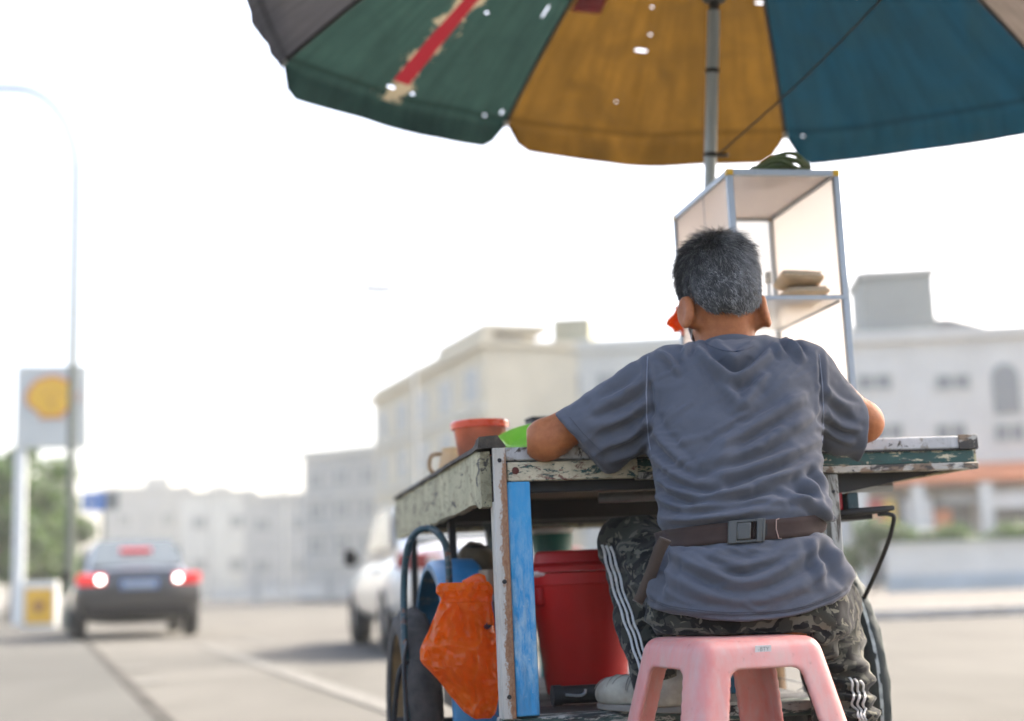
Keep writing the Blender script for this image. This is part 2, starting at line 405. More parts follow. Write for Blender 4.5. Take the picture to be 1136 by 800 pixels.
# pale row at the far end of the road
def far_block(pxl, pxr, Y, top, label, tower=None, rows=2):
    B = Bld('far_building', label, (pxl, Y), (pxr, Y * 1.0), 6, group='pale buildings at the far end of the road')
    h = B.H(pxl, top); B.block('wall', 0, B.W, 0, B.D, 0, h, random.choice([M_W2, M_W3])); B.block('parapet', -.15, B.W + .15, -.15, B.D, h, h + .5, M_W3)
    if tower:
        x0, x1 = B.X(tower[0], 535), B.X(tower[1], 535); B.block('roof_house', x0, x1, 1, 6, h + .5, B.H(tower[0], tower[2]), M_W3)
    n = max(2, int(B.W / 3.2))
    for r in range(rows):
        for i in range(n): B.window(B.W * (i + .5) / n, h * (.32 + .42 * r / max(1, rows - 1)), 1.5, 1.3)
    return B
far_block(112, 212, 140, 547, 'pale far building carrying a stubby square stair tower, right behind the black car', (158, 186, 528))
far_block(200, 284, 130, 551, 'pale far building topped by a narrow roof house, second from the left', (234, 254, 538))
far_block(270, 356, 118, 555, 'lowest flat-roofed far building, directly left of the grey windowed block')
# grey windowed block
B = Bld('apartment_block', 'flat grey block with rows of wide dark windows, left of the cream building', (338, 92), (425, 88), 16)
h = B.H(338, 509); B.block('wall', 0, B.W, 0, 16, 0, h, M_W3); B.block('parapet', -.2, B.W + .2, -.2, 16, h, h + .45, M_W2)
for r, py in enumerate((530, 566, 604)):
    z = B.H(380, py)
    for i in range(3): B.window(B.W * (i + .5) / 3, z, B.W / 5, 1.25)
    B.block('ledge', 0, B.W, -.12, 0, z - 1.2, z - 1.0, M_W2)
# cream corner building running along the road
B = Bld('cream_building', 'long cream building with a raised stepped parapet behind the cart', (418, 78), (545, 60), 14)
h = B.H(418, 446); B.block('wall', 0, B.W, 0, 14, 0, h, M_W1)
B.block('cornice', -.3, B.W + .2, -.35, 14, h, h + .3, M_W1); B.block('parapet', 0, B.W, 0, .4, h + .3, h + .7, M_W1)
x0 = B.X(490); B.block('parapet', x0, B.W, -.02, 3, h + .7, h + 1.05, M_W1)
for py in (470, 520, 575):
    z = B.H(430, py)
    for i in range(5): B.window(B.W * (i + .5) / 5, z, 1.9, 1.5)
    B.block('ledge', 0, B.W, -.14, 0, z - 1.25, z - 1.05, M_W2)
# long pale terrace behind the cart
B = Bld('terrace_building', 'long pale grey terrace with two olive roof houses, behind the vendor', (538, 62), (962, 60), 16)
h = B.H(700, 388); B.block('wall', 0, B.W, 0, 16, 0, h, M_W2); B.block('parapet', -.15, B.W + .15, -.2, 16, h, h + .5, M_W2)
for a, c, t in ((545, 578, 373), (611, 654, 352)):
    x0, x1 = B.X(a, t), B.X(c, t); rh = B.block('roof_house', x0, x1, .3, 5, h + .5, B.H(a, t), M_W5); 
for py in (425, 475, 525, 580):
    z = B.H(700, py)
    for i in range(10): B.window(B.W * (i + .5) / 10, z, 1.0, 1.1)
# white shop house on the right
B = Bld('shop_house', 'white shop house with a dark square roof tower and orange awning, far right', (944, 47), (1260, 46), 15)
h = B.H(960, 381); B.block('wall', 0, B.W, 0, 15, 0, h, M_W4); B.block('parapet', -.15, B.W + .15, -.2, 14.8, h, h + .35, M_W4)
x0, x1 = B.X(958, 340), B.X(1041, 340); tw = B.block('tower', x0, x1, .4, 3.5, h + .36, B.H(958, 304), M_TOWER, .03)
t = MB(); zt = B.H(958, 304); t.box((x0 - .12, .28, zt), (x1 + .12, 3.62, zt + .18)); t.build('coping', M_W3, tw)
r = MB(); xa, xb = B.X(1041, 360), B.X(1112, 372); z1 = B.H(1041, 350); r.prism([(xa, h + .36), (xb, h + .36), (xa + .5, z1), (xa, z1)], .5, 9); r.build('roof', M_DARKROOF, B.o)
zt = B.H(1000, 372); 
for px in (970, 1057, 1180): B.window(B.X(px, 424), B.H(px, 424), 1.25, .62)
# arched opening
ar = MB(); xc, zc = B.X(1116, 436), B.H(1116, 436); pts = [(xc - .42, zc - .7), (xc + .42, zc - .7)] + [(xc + .42 * cos(a), zc + .55 + .42 * sin(a)) for a in np.linspace(0, pi, 9)]
ar.prism(pts, -.06, .03); ar.build('arched_window', M_WIN, B.o)
for px in (985, 1055, 1120, 1200): B.window(B.X(px, 480), B.H(px, 480), 1.1, .7)
za, zb = B.H(1000, 541), B.H(1000, 517)
aw = MB(); aw.prism([(-.1, za), (-1.9, za), (-1.9, za + .12), (-.1, zb)], B.X(950), B.W, 'x'); aw.build('awning', M_AWN, B.o)
aw = MB(); xl = B.X(948)
for px in (950, 1012, 1085, 1150, 1230):
    x0 = B.X(px); c = MB(); c.box((x0 - .2, -1.85, 0), (x0 + .2, -1.45, za - .01)); c.build('pillar', M_W4, B.o)
for pa, pb, ya, yb, m in ((955, 978, 556, 596, M_SIGNR), (976, 990, 556, 606, M_SIGNY), (998, 1030, 556, 600, M_SIGNW), (1020, 1050, 568, 590, M_AWN), (1090, 1140, 548, 566, M_SIGNW), (1040, 1080, 552, 562, M_W3)):
    x0, x1 = B.X(pa), B.X(pb); B.block('shop_board', x0, x1, -1.3, -1.2, B.H(pa, yb), B.H(pa, ya), m)
for pa, pb in ((960, 1010), (1016, 1080), (1090, 1146)):
    x0, x1 = B.X(pa), B.X(pb); B.block('shop_front', x0, x1, -.05, .02, .2, B.H(pa, 552), M_WIN)

# low white wall and clipped hedge in front of the shops
wl = Bld('low_wall', 'low white rendered wall along the far pavement in front of the shops', (985, 33), (1260, 33), .25, 'wall')
hw = wl.H(1000, 606); wl.block('wall_face', 0, wl.W, 0, .25, .1, hw, M_W4); wl.block('coping', -.05, wl.W, -.05, .3, hw, hw + .08, M_W2)
wl.block('plinth', 0, wl.W, -.04, -.001, .1, .5, simple('plinth_bluegrey', (.36, .4, .41), .8, var=.15, scale=1))
leafm = {}
def leaves_mat(name, c):
    m, nt, b = newmat(name); co = coords(nt); f = noise_tex(nt, co, 1.3, 4); f2 = noise_tex(nt, co, 14, 2)
    lo = tuple(x * .55 for x in c) + (1,); hi = tuple(x * 1.5 for x in c) + (1,)
    col = mixc(nt, .5, ramp(nt, f, [(.3, lo), (.7, hi)]), ramp(nt, f2, [(.3, lo), (.7, hi)])); nt.links.new(col, b.inputs['Base Color']); b.inputs['Roughness'].default_value = .55
    t = nt.nodes.new('ShaderNodeBsdfTranslucent'); nt.links.new(mixc(nt, .5, col, (.12, .2, .03, 1)), t.inputs[0]); mx = nt.nodes.new('ShaderNodeMixShader'); mx.inputs[0].default_value = .35
    nt.links.new(b.outputs[0], mx.inputs[1]); nt.links.new(t.outputs[0], mx.inputs[2]); nt.links.new(mx.outputs[0], nt.nodes['Material Output'].inputs[0]); return m
M_LEAF = leaves_mat('leaf_green', (.06, .11, .03)); M_LEAF2 = leaves_mat('leaf_deep_green', (.04, .08, .03))
M_BARK = simple('bark', (.12, .09, .065), .9, var=.35, scale=5, bmp=.6)
def leaf_cloud(centres, radii, n, size):
    b = MB(); V = []; F = []
    wts = np.array([r ** 2.2 for r in radii]); wts /= wts.sum()
    for _ in range(n):
        i = RNG.choice(len(centres), p=wts); d = RNG.normal(size=3); d /= np.linalg.norm(d); p = np.array(centres[i]) + d * radii[i] * (RNG.random() ** .45) * np.array([1, 1, .8])
        a = RNG.normal(size=3); a /= np.linalg.norm(a); c = np.cross(a, RNG.normal(size=3)); c /= np.linalg.norm(c); s = size * RNG.uniform(.6, 1.4)
        k = len(V); V += [p - a * s, p + c * s * .4, p + a * s, p - c * s * .4]; F.append((k, k + 1, k + 2, k + 3))
    b.add(V, F); return b
def tree(name, label, base, h, rx, nc, n, size, mat, group=None, trunk=.16):
    o = thing(name, label, 'tree', base, 0, group)
    cs = []; rs = []; tb = MB()
    tb.tube(catmull([(0, 0, 0), (.1, 0, h * .2), (-.05, .1, h * .45), (.05, 0, h * .8)], 4), np.linspace(trunk, trunk * .35, 13), 8)
    for i in range(nc):
        a = i * 2.4 + RNG.uniform(-.4, .4); t = (i + .5) / nc; r = rx * RNG.uniform(.35, 1) * (1 - .55 * abs(t - .4))
        c = (r * cos(a), r * sin(a), h * (.28 + .66 * t)); cs.append(c); rs.append(rx * RNG.uniform(.24, .5))
        tb.tube([(0, 0, h * (.2 + .5 * t)), tuple(np.array(c) * (.5, .5, .97)), c], [trunk * .4, trunk * .22, .015], 5)
    tb.build('trunk', M_BARK, o); leaf_cloud(cs, rs, n, size).build('crown', mat, o, smooth=None); return o
b_ = P(1062, 640, 31); hed = thing('hedge', 'clipped green hedge showing above the low white wall', 'hedge', (b_[0], b_[1] + 2.6, .12))
hc = [(x, RNG.uniform(-.2, .2), RNG.uniform(.5, 1.5)) for x in np.arange(-1.8, 3.2, .22)]; leaf_cloud(hc, [.42] * len(hc), 5000, .09).build('foliage', M_LEAF2, hed, smooth=None)
st_ = MB()
for x in np.arange(-1.8, 3.2, .6): st_.tube([(x, 0, 0), (x + .03, .02, 1.2)], [.04, .02], 6)
st_.build('stem', M_BARK, hed)
for i, (px, Y, h, rx, lab, m) in enumerate(((12, 40, 4.6, 1.8, 'bushy green roadside tree directly behind the white sign post', M_LEAF), (46, 44, 4.0, 1.4, 'shorter green tree just right of the sign post, behind the street lamp', M_LEAF2), (-20, 36, 4.7, 1.7, 'dark green tree cut by the edge of the view beside the sign', M_LEAF2))):
    p = P(px, 640, Y); tree('roadside_tree', lab, (p[0], p[1], 0), h, rx, 15, 5200, .13, m, 'green trees behind the petrol sign')

# far railing with posts at the end of the road
rl = Bld('metal_railing', 'pale metal railing with dark posts crossing the far end of the road', (236, 58), (600, 58), .1, 'railing')
z0, z1 = .25, rl.H(400, 637); b = MB()
for z in (z0, z1 - .06, (z0 + z1) / 2): b.box((0, 0, z), (rl.W, .05, z + .06))
b.build('rail', M_W4, rl.o)
pn = MB(); pn.box((.1, .02, z0 + .07), (rl.W - .1, .035, (z0 + z1) / 2 - .01)); pn.build('panel', M_W4, rl.o)
for i, px in enumerate((285, 365, 440, 520, 585)):
    x = rl.X(px); p_ = MB(); p_.box((x - .11, -.06, 0), (x + .11, -.002, z1 + .15)); p_.build('post', M_W3, rl.o)

# ------------------------------------------------------------------ signs and street lamps
M_POSTW = simple('post_white', (.6, .62, .6), .5, var=.06); M_POSTG = simple('post_grey_green', (.07, .085, .065), .5, var=.1)
M_SGREY = simple('sign_panel_grey', (.46, .48, .45), .4, var=.05, scale=2); M_YEL = simple('shell_yellow', (.68, .38, .0), .45, var=.06); M_RED = simple('shell_red', (.55, .1, .02), .45, var=.05)
sg = Pz(54, 692); sgn = thing('petrol_sign', 'square pale sign with a yellow scallop shell emblem on a white post', 'sign', sg, 0.12)
scl = sg[1] / FPX
def SZ(py): return P(54, py, sg[1])[2]
pz0, pz1 = SZ(498), SZ(406); hw = 39 * scl
b = MB(); b.box((-hw, -.12, pz0), (hw, .12, pz1)); b.build('sign_box', M_SGREY, sgn, bevel=.03)
b = MB(); b.box((-hw + .02, -.13, pz0 - .02), (-hw + .23, .1, pz0)); b.box((-hw + .0, -.09, 0), (-hw + .24, .09, pz0 - .02)); b.build('post', M_POSTW, sgn, bevel=.02)
zc = (pz0 + pz1) / 2 + 11 * scl; R_ = 26 * scl
def scallop(R):
    pts = []
    for i in range(57):
        a = radians(-22) + radians(224) * i / 56; rr = R * (1 + .035 * abs(sin((a + .38) * 4.1))) ; pts.append((rr * cos(a) * 1.06, rr * sin(a) * .92 - .02))
    return pts + [(-.48 * R, -.78 * R), (-.5 * R, -.95 * R), (.5 * R, -.95 * R), (.48 * R, -.78 * R)]
b = MB(); b.prism([(x, z + zc) for x, z in scallop(R_ * 1.0)], -.16, -.121); em = b.build('emblem_rim', M_RED, sgn)
b = MB(); b.prism([(x, z + zc) for x, z in scallop(R_ * .9)], -.18, -.161); b.build('emblem', M_YEL, em)
b = MB()
for k in range(-3, 4):
    a = pi / 2 + k * .38; b.tube([(.1 * k * R_, -.18, zc - .62 * R_), (.76 * R_ * cos(a), -.18, zc + .7 * R_ * sin(a))], .007, 5)
b.build('emblem_rib', simple('shell_ochre', (.45, .22, .0), .5), em)
# white plinth board with yellow notice
yb = Pz(45, 697); o = thing('notice_board', 'small white board with a yellow notice and dark symbol at the road edge', 'sign', yb, .1); s_ = yb[1] / FPX
b = MB(); b.box((-20 * s_, -.1, 0), (18 * s_, .1, 50 * s_)); b.build('board', simple('board_white', (.62, .62, .58), .5), o, bevel=.02)
b = MB(); b.box((-16 * s_, -.115, 5 * s_), (14 * s_, -.101, 43 * s_)); nb = b.build('notice', simple('notice_yellow', (.66, .36, .01), .45, var=.05), o)
b = MB(); b.prism([(-8 * s_, 26 * s_), (-2 * s_, 30 * s_), (7 * s_, 27 * s_), (3 * s_, 20 * s_), (0, 16 * s_), (-5 * s_, 19 * s_)], -.122, -.116); b.build('symbol', simple('notice_brown', (.25, .1, .02), .5), nb)
# direction sign
ds = Pz(112, 690); o = thing('direction_sign', 'blue and grey road sign on a thin post behind the black car', 'sign', ds, 0); s_ = ds[1] / FPX
zz = lambda py: P(112, py, ds[1])[2]
b = MB(); b.box((-22 * s_, -.06, zz(567)), (3 * s_, -.02, zz(546))); bl = b.build('blue_panel', simple('sign_blue', (.03, .15, .45), .4, var=.08), o, bevel=.01)
b = MB(); b.prism([(-17 * s_, zz(563)), (-15 * s_, zz(563)), (-15 * s_, zz(557)), (-9 * s_, zz(557)), (-9 * s_, zz(560)), (-5 * s_, zz(555.5)), (-9 * s_, zz(551)), (-9 * s_, zz(554)), (-17 * s_, zz(554))], -.066, -.061); b.build('arrow', M_SGREY, bl)
b = MB(); b.box((3.4 * s_, -.06, zz(566)), (19 * s_, -.02, zz(546))); b.build('grey_panel', simple('sign_back_grey', (.15, .16, .15), .5), o, bevel=.01)
b = MB(); b.tube([(1.5 * s_, 0, 0), (1.5 * s_, 0, zz(548))], .045, 8); b.build('post', M_POSTG, o)
# tall street lamp with curved arm, left
lp = Pz(76, 700); o = thing('street_lamp', 'tall grey green street lamp arching left over the petrol sign', 'street lamp', lp, 0)
zt = P(80, 96, lp[1])[2]; zk = P(80, 190, lp[1])[2]; s_ = lp[1] / FPX
pts = [(0, 0, .35), (0, 0, zk * .5), (0, 0, zk)] + [(-75 * s_ * (1 - cos(a)), 0, zk + (zt - zk) * sin(a)) for a in np.linspace(.2, 1.45, 8)] + [(-135 * s_, 0, zt + .05)]
b = MB(); b.tube(pts, [.085, .075, .07] + [.065] * 9, 10); b.build('pole', M_POSTG, o)
b = MB(); b.lathe([(.13, 0), (.13, .3), (.1, .36)], 12); b.build('base', M_POSTG, o)
b = MB(); b.box((-175 * s_, -.12, zt - .02), (-133 * s_, .12, zt + .12)); b.build('lamp_head', M_POSTW, o, bevel=.04)
# far lamps along the road
def far_lamp(px, py, Y, label, first=[]):
    p = P(px, py, Y)
    o = thing('far_lamp', label, 'street lamp', (p[0] - .0, p[1], 0), RY, 'far street lamps along the road')
    b = MB(); b.tube([(.9, 0, 0), (.9, 0, p[2] - .5), (.75, 0, p[2] - .1), (.4, 0, p[2])], [.06, .05, .045, .04], 8); b.build('pole', M_W3, o)
    b = MB(); b.box((-.4, -.16, p[2] - .06), (.42, .16, p[2] + .14)); b.build('lamp_head', M_W3, o, bevel=.05)
far_lamp(420, 322, 36, 'nearest and highest of the faint far lamps, above the cream building')
far_lamp(288, 435, 53, 'faint far lamp above the lowest pale building, right of the black car')
far_lamp(213, 487, 68, 'faintest far lamp above the roof of the black car')

# ------------------------------------------------------------------ cars
M_TYRE = simple('tyre_rubber', (.02, .02, .02), .85, var=.2, scale=8); M_RIM = simple('alloy', (.45, .45, .46), .35, metal=.9)
M_CGLASS = glass_dark('car_glass', (.04, .055, .055, 1), .03); M_TRIM = simple('car_trim', (.009, .009, .009), .8, spec=.2)
M_TAILOFF = simple('tail_lamp_unlit', (.22, .02, .015), .3)
M_TAIL = emitter('tail_lamp', (1, .03, .02, 1), .12, (.5, .01, .01, 1)); M_DISC = emitter('white_emissive', (1, .97, .9, 1), 2.6); M_BRK = emitter('brake_lamp', (1, .1, .12, 1), .2, (.5, .02, .03, 1))
def carpaint(name, c, metal=.3):
    m, nt, b = newmat(name); co = coords(nt); f = noise_tex(nt, co, 3, 5)
    nt.links.new(ramp(nt, f, [(.3, tuple(x * .9 for x in c) + (1,)), (.7, tuple(x * 1.1 for x in c) + (1,))]), b.inputs['Base Color'])
    b.inputs['Metallic'].default_value = metal; b.inputs['Roughness'].default_value = .35; b.inputs['Coat Weight'].default_value = 1; b.inputs['Coat Roughness'].default_value = .04; return m
def car(name, label, loc, rz, paint, L=4.5, W=.88, H=1.45, lights=True, group=None):
    o = thing(name, label, 'car', loc, rz, group)
    def ring(y, hw, z0, z1, n=28, e=3.2, tum=.0):
        r = []
        for k in range(n):
            a = 2 * pi * k / n; c, s = cos(a), sin(a); x = hw * abs(c) ** (2 / e) * (1 if c > 0 else -1); t = abs(s) ** (2 / e) * (1 if s > 0 else -1)
            z = (z0 + z1) / 2 + (z1 - z0) / 2 * t; x *= 1 - tum * max(0, t + .2); r.append((x, y, z))
        return r
    st = [(0, .80, .46, .86), (.03, .84, .34, .97), (.12, .87, .26, 1.0), (.5, W, .2, 1.01), (1.2, W, .18, .98), (2.6, W, .18, .96), (3.4, W, .2, .93), (4.1, .86, .24, .8), (4.4, .8, .3, .68), (4.48, .7, .36, .58)]
    b = MB(); rows = [ring(y * L / 4.5, hw * W / .88, z0, z1) for y, hw, z0, z1 in st]; b.grid(rows, closed=True); n = len(rows[0])
    b.f.append(tuple(range(n))); b.f.append(tuple((len(rows) - 1) * n + k for k in range(n))); b.build('body', paint, o, smooth=radians(50))
    cab = [(.55, .74, .98), (.95, .71, 1.24), (1.4, .69, H - .03), (2.0, .68, H), (2.6, .69, H - .05), (3.1, .72, 1.2), (3.5, .74, .95)]
    b = MB(); rows = [ring(y * L / 4.5, hw, .8, z, tum=.1, e=4.5) for y, hw, z in cab]; b.grid(rows, closed=True); n = len(rows[0])
    b.f.append(tuple(range(n))); b.f.append(tuple((len(rows) - 1) * n + k for k in range(n))); b.build('cabin', paint, o, smooth=radians(50))
    # glass, each set just proud of the cabin
    s = L / 4.5
    b = MB(); b.add([(-.64, .53 * s, 1.0), (.64, .53 * s, 1.0), (.55, 1.31 * s, H - .09), (-.55, 1.31 * s, H - .09), (-.64, .47 * s, 1.03), (.64, .47 * s, 1.03), (.55, 1.26 * s, H - .03), (-.55, 1.26 * s, H - .03)], [(4, 5, 6, 7), (0, 1, 5, 4), (1, 2, 6, 5), (2, 3, 7, 6), (3, 0, 4, 7)]); b.build('rear_window', M_CGLASS, o)
    b = MB(); b.add([(-.6, 3.5 * s, 1.0), (.6, 3.5 * s, 1.0), (.52, 2.72 * s, H - .1), (-.52, 2.72 * s, H - .1), (-.6, 3.56 * s, 1.02), (.6, 3.56 * s, 1.02), (.52, 2.78 * s, H - .05), (-.52, 2.78 * s, H - .05)], [(4, 5, 6, 7), (0, 1, 5, 4), (1, 2, 6, 5), (2, 3, 7, 6), (3, 0, 4, 7)]); b.build('windscreen', M_CGLASS, o)
    for sx in (-1, 1):
        for pl in ([(1.25, 1.0), (2.05, .99), (2.05, H - .1), (1.6, H - .11)], [(2.12, .99), (3.2, .98), (2.65, H - .14), (2.12, H - .1)]):
            b = MB(); b.add([(sx * (.745 - (z - .99) * .13), y * s, z) for y, z in pl] + [(sx * (.70 - (z - .99) * .13), y * s, z) for y, z in pl], [(0, 1, 2, 3), (4, 5, 6, 7), (0, 1, 5, 4), (1, 2, 6, 5), (2, 3, 7, 6), (3, 0, 4, 7)]); b.build('side_window', M_CGLASS, o)
        b = MB(); b.box((sx * .86 - .02, 3.02 * s, .90), (sx * .86 + .02, 3.08 * s, .94)); b.lathe([(.02, -.09), (.11, -.06), (.12, .02), (.09, .08), (.02, .1)], 14, (sx * .94, 3.04 * s, .93), .62, .4); b.build('mirror', M_TRIM, o)
        b = MB(); b.prism([(sx * .46, .90), (sx * .83, .91), (sx * .86, .8), (sx * .8, .75), (sx * .46, .76)], -.02, .12); tl = b.build('tail_light', M_TAIL if lights else M_TAILOFF, o, bevel=.02)
        b = MB(); b.lathe([(.046, 0), (.042, .02), (.0, .025)], 20); rv = b.build('white_disc', M_DISC if lights else M_W4, tl); rv.matrix_local = Matrix.Translation((sx * .53, -.021, .83)) @ Matrix.Rotation(pi / 2, 4, 'X')  # small round white disc on each tail light, emissive when lights is set
        for y in (.85, 3.55):
            w_ = MB(); w_.lathe([(.2, -.1), (.29, -.1), (.32, -.06), (.32, .06), (.29, .1), (.2, .1)], 28, capb=False, capt=False); Mx = Matrix.Translation((sx * (W - .1), y * s, .32)) @ Matrix.Rotation(pi / 2, 4, 'Y')
            wo = bpy.data.objects.new('wheel', w_.mesh('wheel', radians(40))); COL.objects.link(wo); wo.data.materials.append(M_TYRE); wo.parent = o; wo.matrix_local = Mx
            rm = MB(); rm.lathe([(.205, -.09), (.2, .07), (.16, .085), (.03, .06)], 20); rm.build('rim', M_RIM, wo, M=Matrix.Identity(4) if sx > 0 else Matrix.Scale(-1, 4, (0, 0, 1)))
    b = MB(); b.box((-.72, -.05, .3), (.72, .06, .46)); b.build('bumper', M_TRIM, o, bevel=.03)
    b = MB(); b.box((-.26, -.035, .69), (.26, .06, .82)); pl = b.build('number_plate', simple('plate_blue_' + name + label[:4], (.1, .17, .32), .5, var=.1), o, bevel=.008)
    b = MB(); 
    for k in range(6): b.box((-.2 + k * .07, -.042, .725), (-.155 + k * .07, -.036, .785))
    b.build('plate_mark', M_SGREY, pl)
    b = MB(); b.box((-.22, .98 * s, 1.245), (.22, 1.06 * s, 1.285)); b.build('brake_light', M_BRK if lights else M_TAILOFF, o, M=Matrix.Translation((0, -.135, .0)))
    return o
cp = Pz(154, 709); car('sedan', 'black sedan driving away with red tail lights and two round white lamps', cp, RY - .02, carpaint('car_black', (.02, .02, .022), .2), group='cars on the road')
cyaw = radians(12.5); cw = P(441, 640, 12.6); cc = cw + np.array([cos(cyaw), sin(cyaw), 0]) * .84
car('sedan', 'silver white car on the road beyond the cart, partly hidden by its left side', (cc[0], cc[1], 0), cyaw, carpaint('car_silver', (.74, .72, .67), .25), H=1.5, lights=False, group='cars on the road')

# ------------------------------------------------------------------ the food cart (local frame: x along the front edge, y to the back, z up from the table top)
CO = P(545, 500, 2.95); CA = radians(10.8); ct_ = radians(.7)
_ex = np.array([cos(CA), sin(CA), 0]); CEY = np.array([-sin(CA), cos(CA), 0]); CEX = _ex * cos(ct_) + np.array([0, 0, 1.0]) * sin(ct_); CEZ = np.cross(CEX, CEY)
CMAT = Matrix(((CEX[0], CEY[0], CEZ[0], CO[0]), (CEX[1], CEY[1], CEZ[1], CO[1]), (CEX[2], CEY[2], CEZ[2], CO[2]), (0, 0, 0, 1)))
def W(x, y, z): return CO + CEX * x + CEY * y + CEZ * z
def loc(p): q = np.asarray(p) - CO; return np.array([q @ CEX, q @ CEY, q @ CEZ])
def on_cart(x, y, z, rz=0): return CMAT @ Matrix.Translation((x, y, z)) @ Matrix.Rotation(rz, 4, 'Z')
GREEN = (.012, .075, .06, 1); CREAM = (.58, .5, .33, 1); RUST = (.2, .075, .03, 1)
M_TOP = chipped('worn_laminate', (.55, .54, .51, 1), (.3, .27, .22, 1), (.05, .04, .03, 1), .57, 45, (1, 1, 1), .45, .4)
M_BOARD = chipped('green_board_paint', GREEN, CREAM, (.03, .03, .025, 1), .56, 60, (.4, 1, 1.6), .5, .35)
M_BOARDC = chipped('cream_board_paint', CREAM, (.02, .06, .05, 1), (.16, .05, .03, 1), .545, 70, (.5, 1, 1.3), .55, .35)
M_LOWSTRIP = chipped('pale_edge_strip', (.52, .49, .42, 1), (.22, .15, .09, 1), (.03, .025, .02, 1), .5, 45, (.5, 1, 1), .55, .5)
M_PANEL = chipped('weathered_cream_wood', (.47, .42, .25, 1), (.27, .23, .13, 1), (.06, .05, .035, 1), .55, 38, (1, .5, 1.6), .75, .5)
M_BLUE = chipped('blue_post_paint', (.025, .27, .55, 1), (.42, .58, .64, 1), (.2, .17, .14, 1), .515, 70, (1.3, 1.3, .16), .5, .22)
M_STRIP = chipped('rusty_white_strip', (.55, .52, .47, 1), (.24, .11, .05, 1), (.16, .06, .025, 1), .51, 75, (1.6, 1.6, .16), .7, .15)
M_PLY = simple('plywood_underside', (.13, .085, .05), .8, var=.3, scale=5, grime=.7)
M_DARK = simple('dark_grimy_metal', (.012, .011, .010), .6, var=.4, scale=20, bmp=.3, grime=.4)
M_DTEAL = chipped('dark_teal_tube_paint', (.02, .065, .075, 1), (.1, .12, .12, 1), RUST, .56, 40, (1, 1, 1), .45, .4)
M_ALU = simple('brushed_aluminium', (.36, .38, .39), .42, metal=.7, var=.08, scale=30, stretch=(4, 4, .3))
M_STEEL = chipped('grimy_steel_leg', (.46, .45, .4, 1), (.32, .3, .26, 1), (.08, .06, .04, 1), .55, 25, (1.5, 1.5, .4), .45, .35)
M_CREAMP = simple('cream_cabinet_panel', (.62, .57, .45), .55, var=.08, scale=6, grime=.3)
M_FENDER = chipped('blue_fender_paint', (.03, .22, .42, 1), (.2, .3, .36, 1), RUST, .6, 14, (1, 1, 1), .42, .45)
def post_mat(name, kind):
    m, nt, b = newmat(name); co = coords(nt, 'Object'); sp = nt.nodes.new('ShaderNodeSeparateXYZ'); nt.links.new(co, sp.inputs[0])
    def mth(op, a, c):
        n = nt.nodes.new('ShaderNodeMath'); n.operation = op
        for s, x in zip(n.inputs, (a, c)):
            if hasattr(x, 'is_linked'): nt.links.new(x, s)
            else: s.default_value = x
        return n.outputs[0]
    fine = noise_tex(nt, coords(nt, 'Object', (1, 1, .6)), 260, 6, .7); mid = noise_tex(nt, coords(nt, 'Object', (1.4, 1.4, .35)), 60, 8, .7, .3); big = noise_tex(nt, coords(nt, 'Object', (1, 1, .5)), 12, 4)
    if kind == 'rust':
        v = mth('ADD', mth('MULTIPLY', mth('SUBTRACT', sp.outputs[0], .0095), 50), mth('ADD', mth('MULTIPLY', mth('SUBTRACT', mid, .5), 1.7), mth('MULTIPLY', mth('SUBTRACT', fine, .5), 1.5)))
        v = mth('SUBTRACT', v, mth('MULTIPLY', mth('MAXIMUM', mth('ADD', sp.outputs[2], .075), 0), 9))
        col = mixc(nt, ramp(nt, big, [(.3, 0), (.7, 1)]), (.55, .52, .46, 1), (.44, .39, .31, 1)); rc = mixc(nt, ramp(nt, fine, [(.35, 0), (.65, 1)]), (.22, .085, .03, 1), (.34, .19, .10, 1))
        k = ramp(nt, v, [(.0, 0), (.25, 1)]); col = mixc(nt, k, col, rc)
    else:
        col = mixc(nt, ramp(nt, big, [(.3, 0), (.7, 1)]), (.02, .25, .52, 1), (.035, .31, .56, 1))
        low = mth('MULTIPLY', mth('MINIMUM', mth('MAXIMUM', mth('MULTIPLY', mth('ADD', sp.outputs[2], .10), -3.0), 0), 1), mth('MINIMUM', mth('MAXIMUM', mth('MULTIPLY', mth('ADD', sp.outputs[2], .52), 9.0), 0), 1))
        k = mth('MULTIPLY', ramp(nt, mid, [(.40, 0), (.62, 1)]), mth('ADD', mth('MULTIPLY', low, .75), .12)); col = mixc(nt, k, col, (.40, .55, .60, 1))
        k2 = ramp(nt, fine, [(.62, 0), (.68, .8)]); col = mixc(nt, mth('MULTIPLY', k2, mth('ADD', mth('MULTIPLY', low, .7), .3)), col, (.5, .56, .55, 1)); k3 = ramp(nt, noise_tex(nt, co, 120, 6, .75), [(.68, 0), (.72, .9)]); col = mixc(nt, k3, col, (.06, .05, .045, 1)); k = k2
    col = mixc(nt, ramp(nt, noise_tex(nt, coords(nt, 'Object', (2, 2, .3)), 20, 6, .65), [(.5, 0), (.78, .5)]), col, (.05, .04, .03, 1))
    nt.links.new(col, b.inputs['Base Color']); b.inputs['Roughness'].default_value = .62; bump(nt, b, mixc(nt, .5, k, fine), .4, .002); return m
M_BLUE = post_mat('blue_post_worn', 'blue'); M_STRIP = post_mat('white_strip_rusting', 'rust')
cart = thing('food_cart', 'worn street food cart with blue corner post, green front board and cream side panel', 'food cart', M=CMAT)
def cbox(name, lo, hi, mat, bevel=.003, parent=cart):
    b = MB(); b.box(lo, hi); return b.build(name, mat, parent, bevel=bevel)
WD, DP = 1.092, 1.72
cbox('tabletop', (.028, .0, -.0225), (WD, DP - .02, .006), M_TOP, .004)
fb = cbox('front_board', (.31, .004, -.053), (WD - .004, .022, -.0255), M_BOARD, .002)
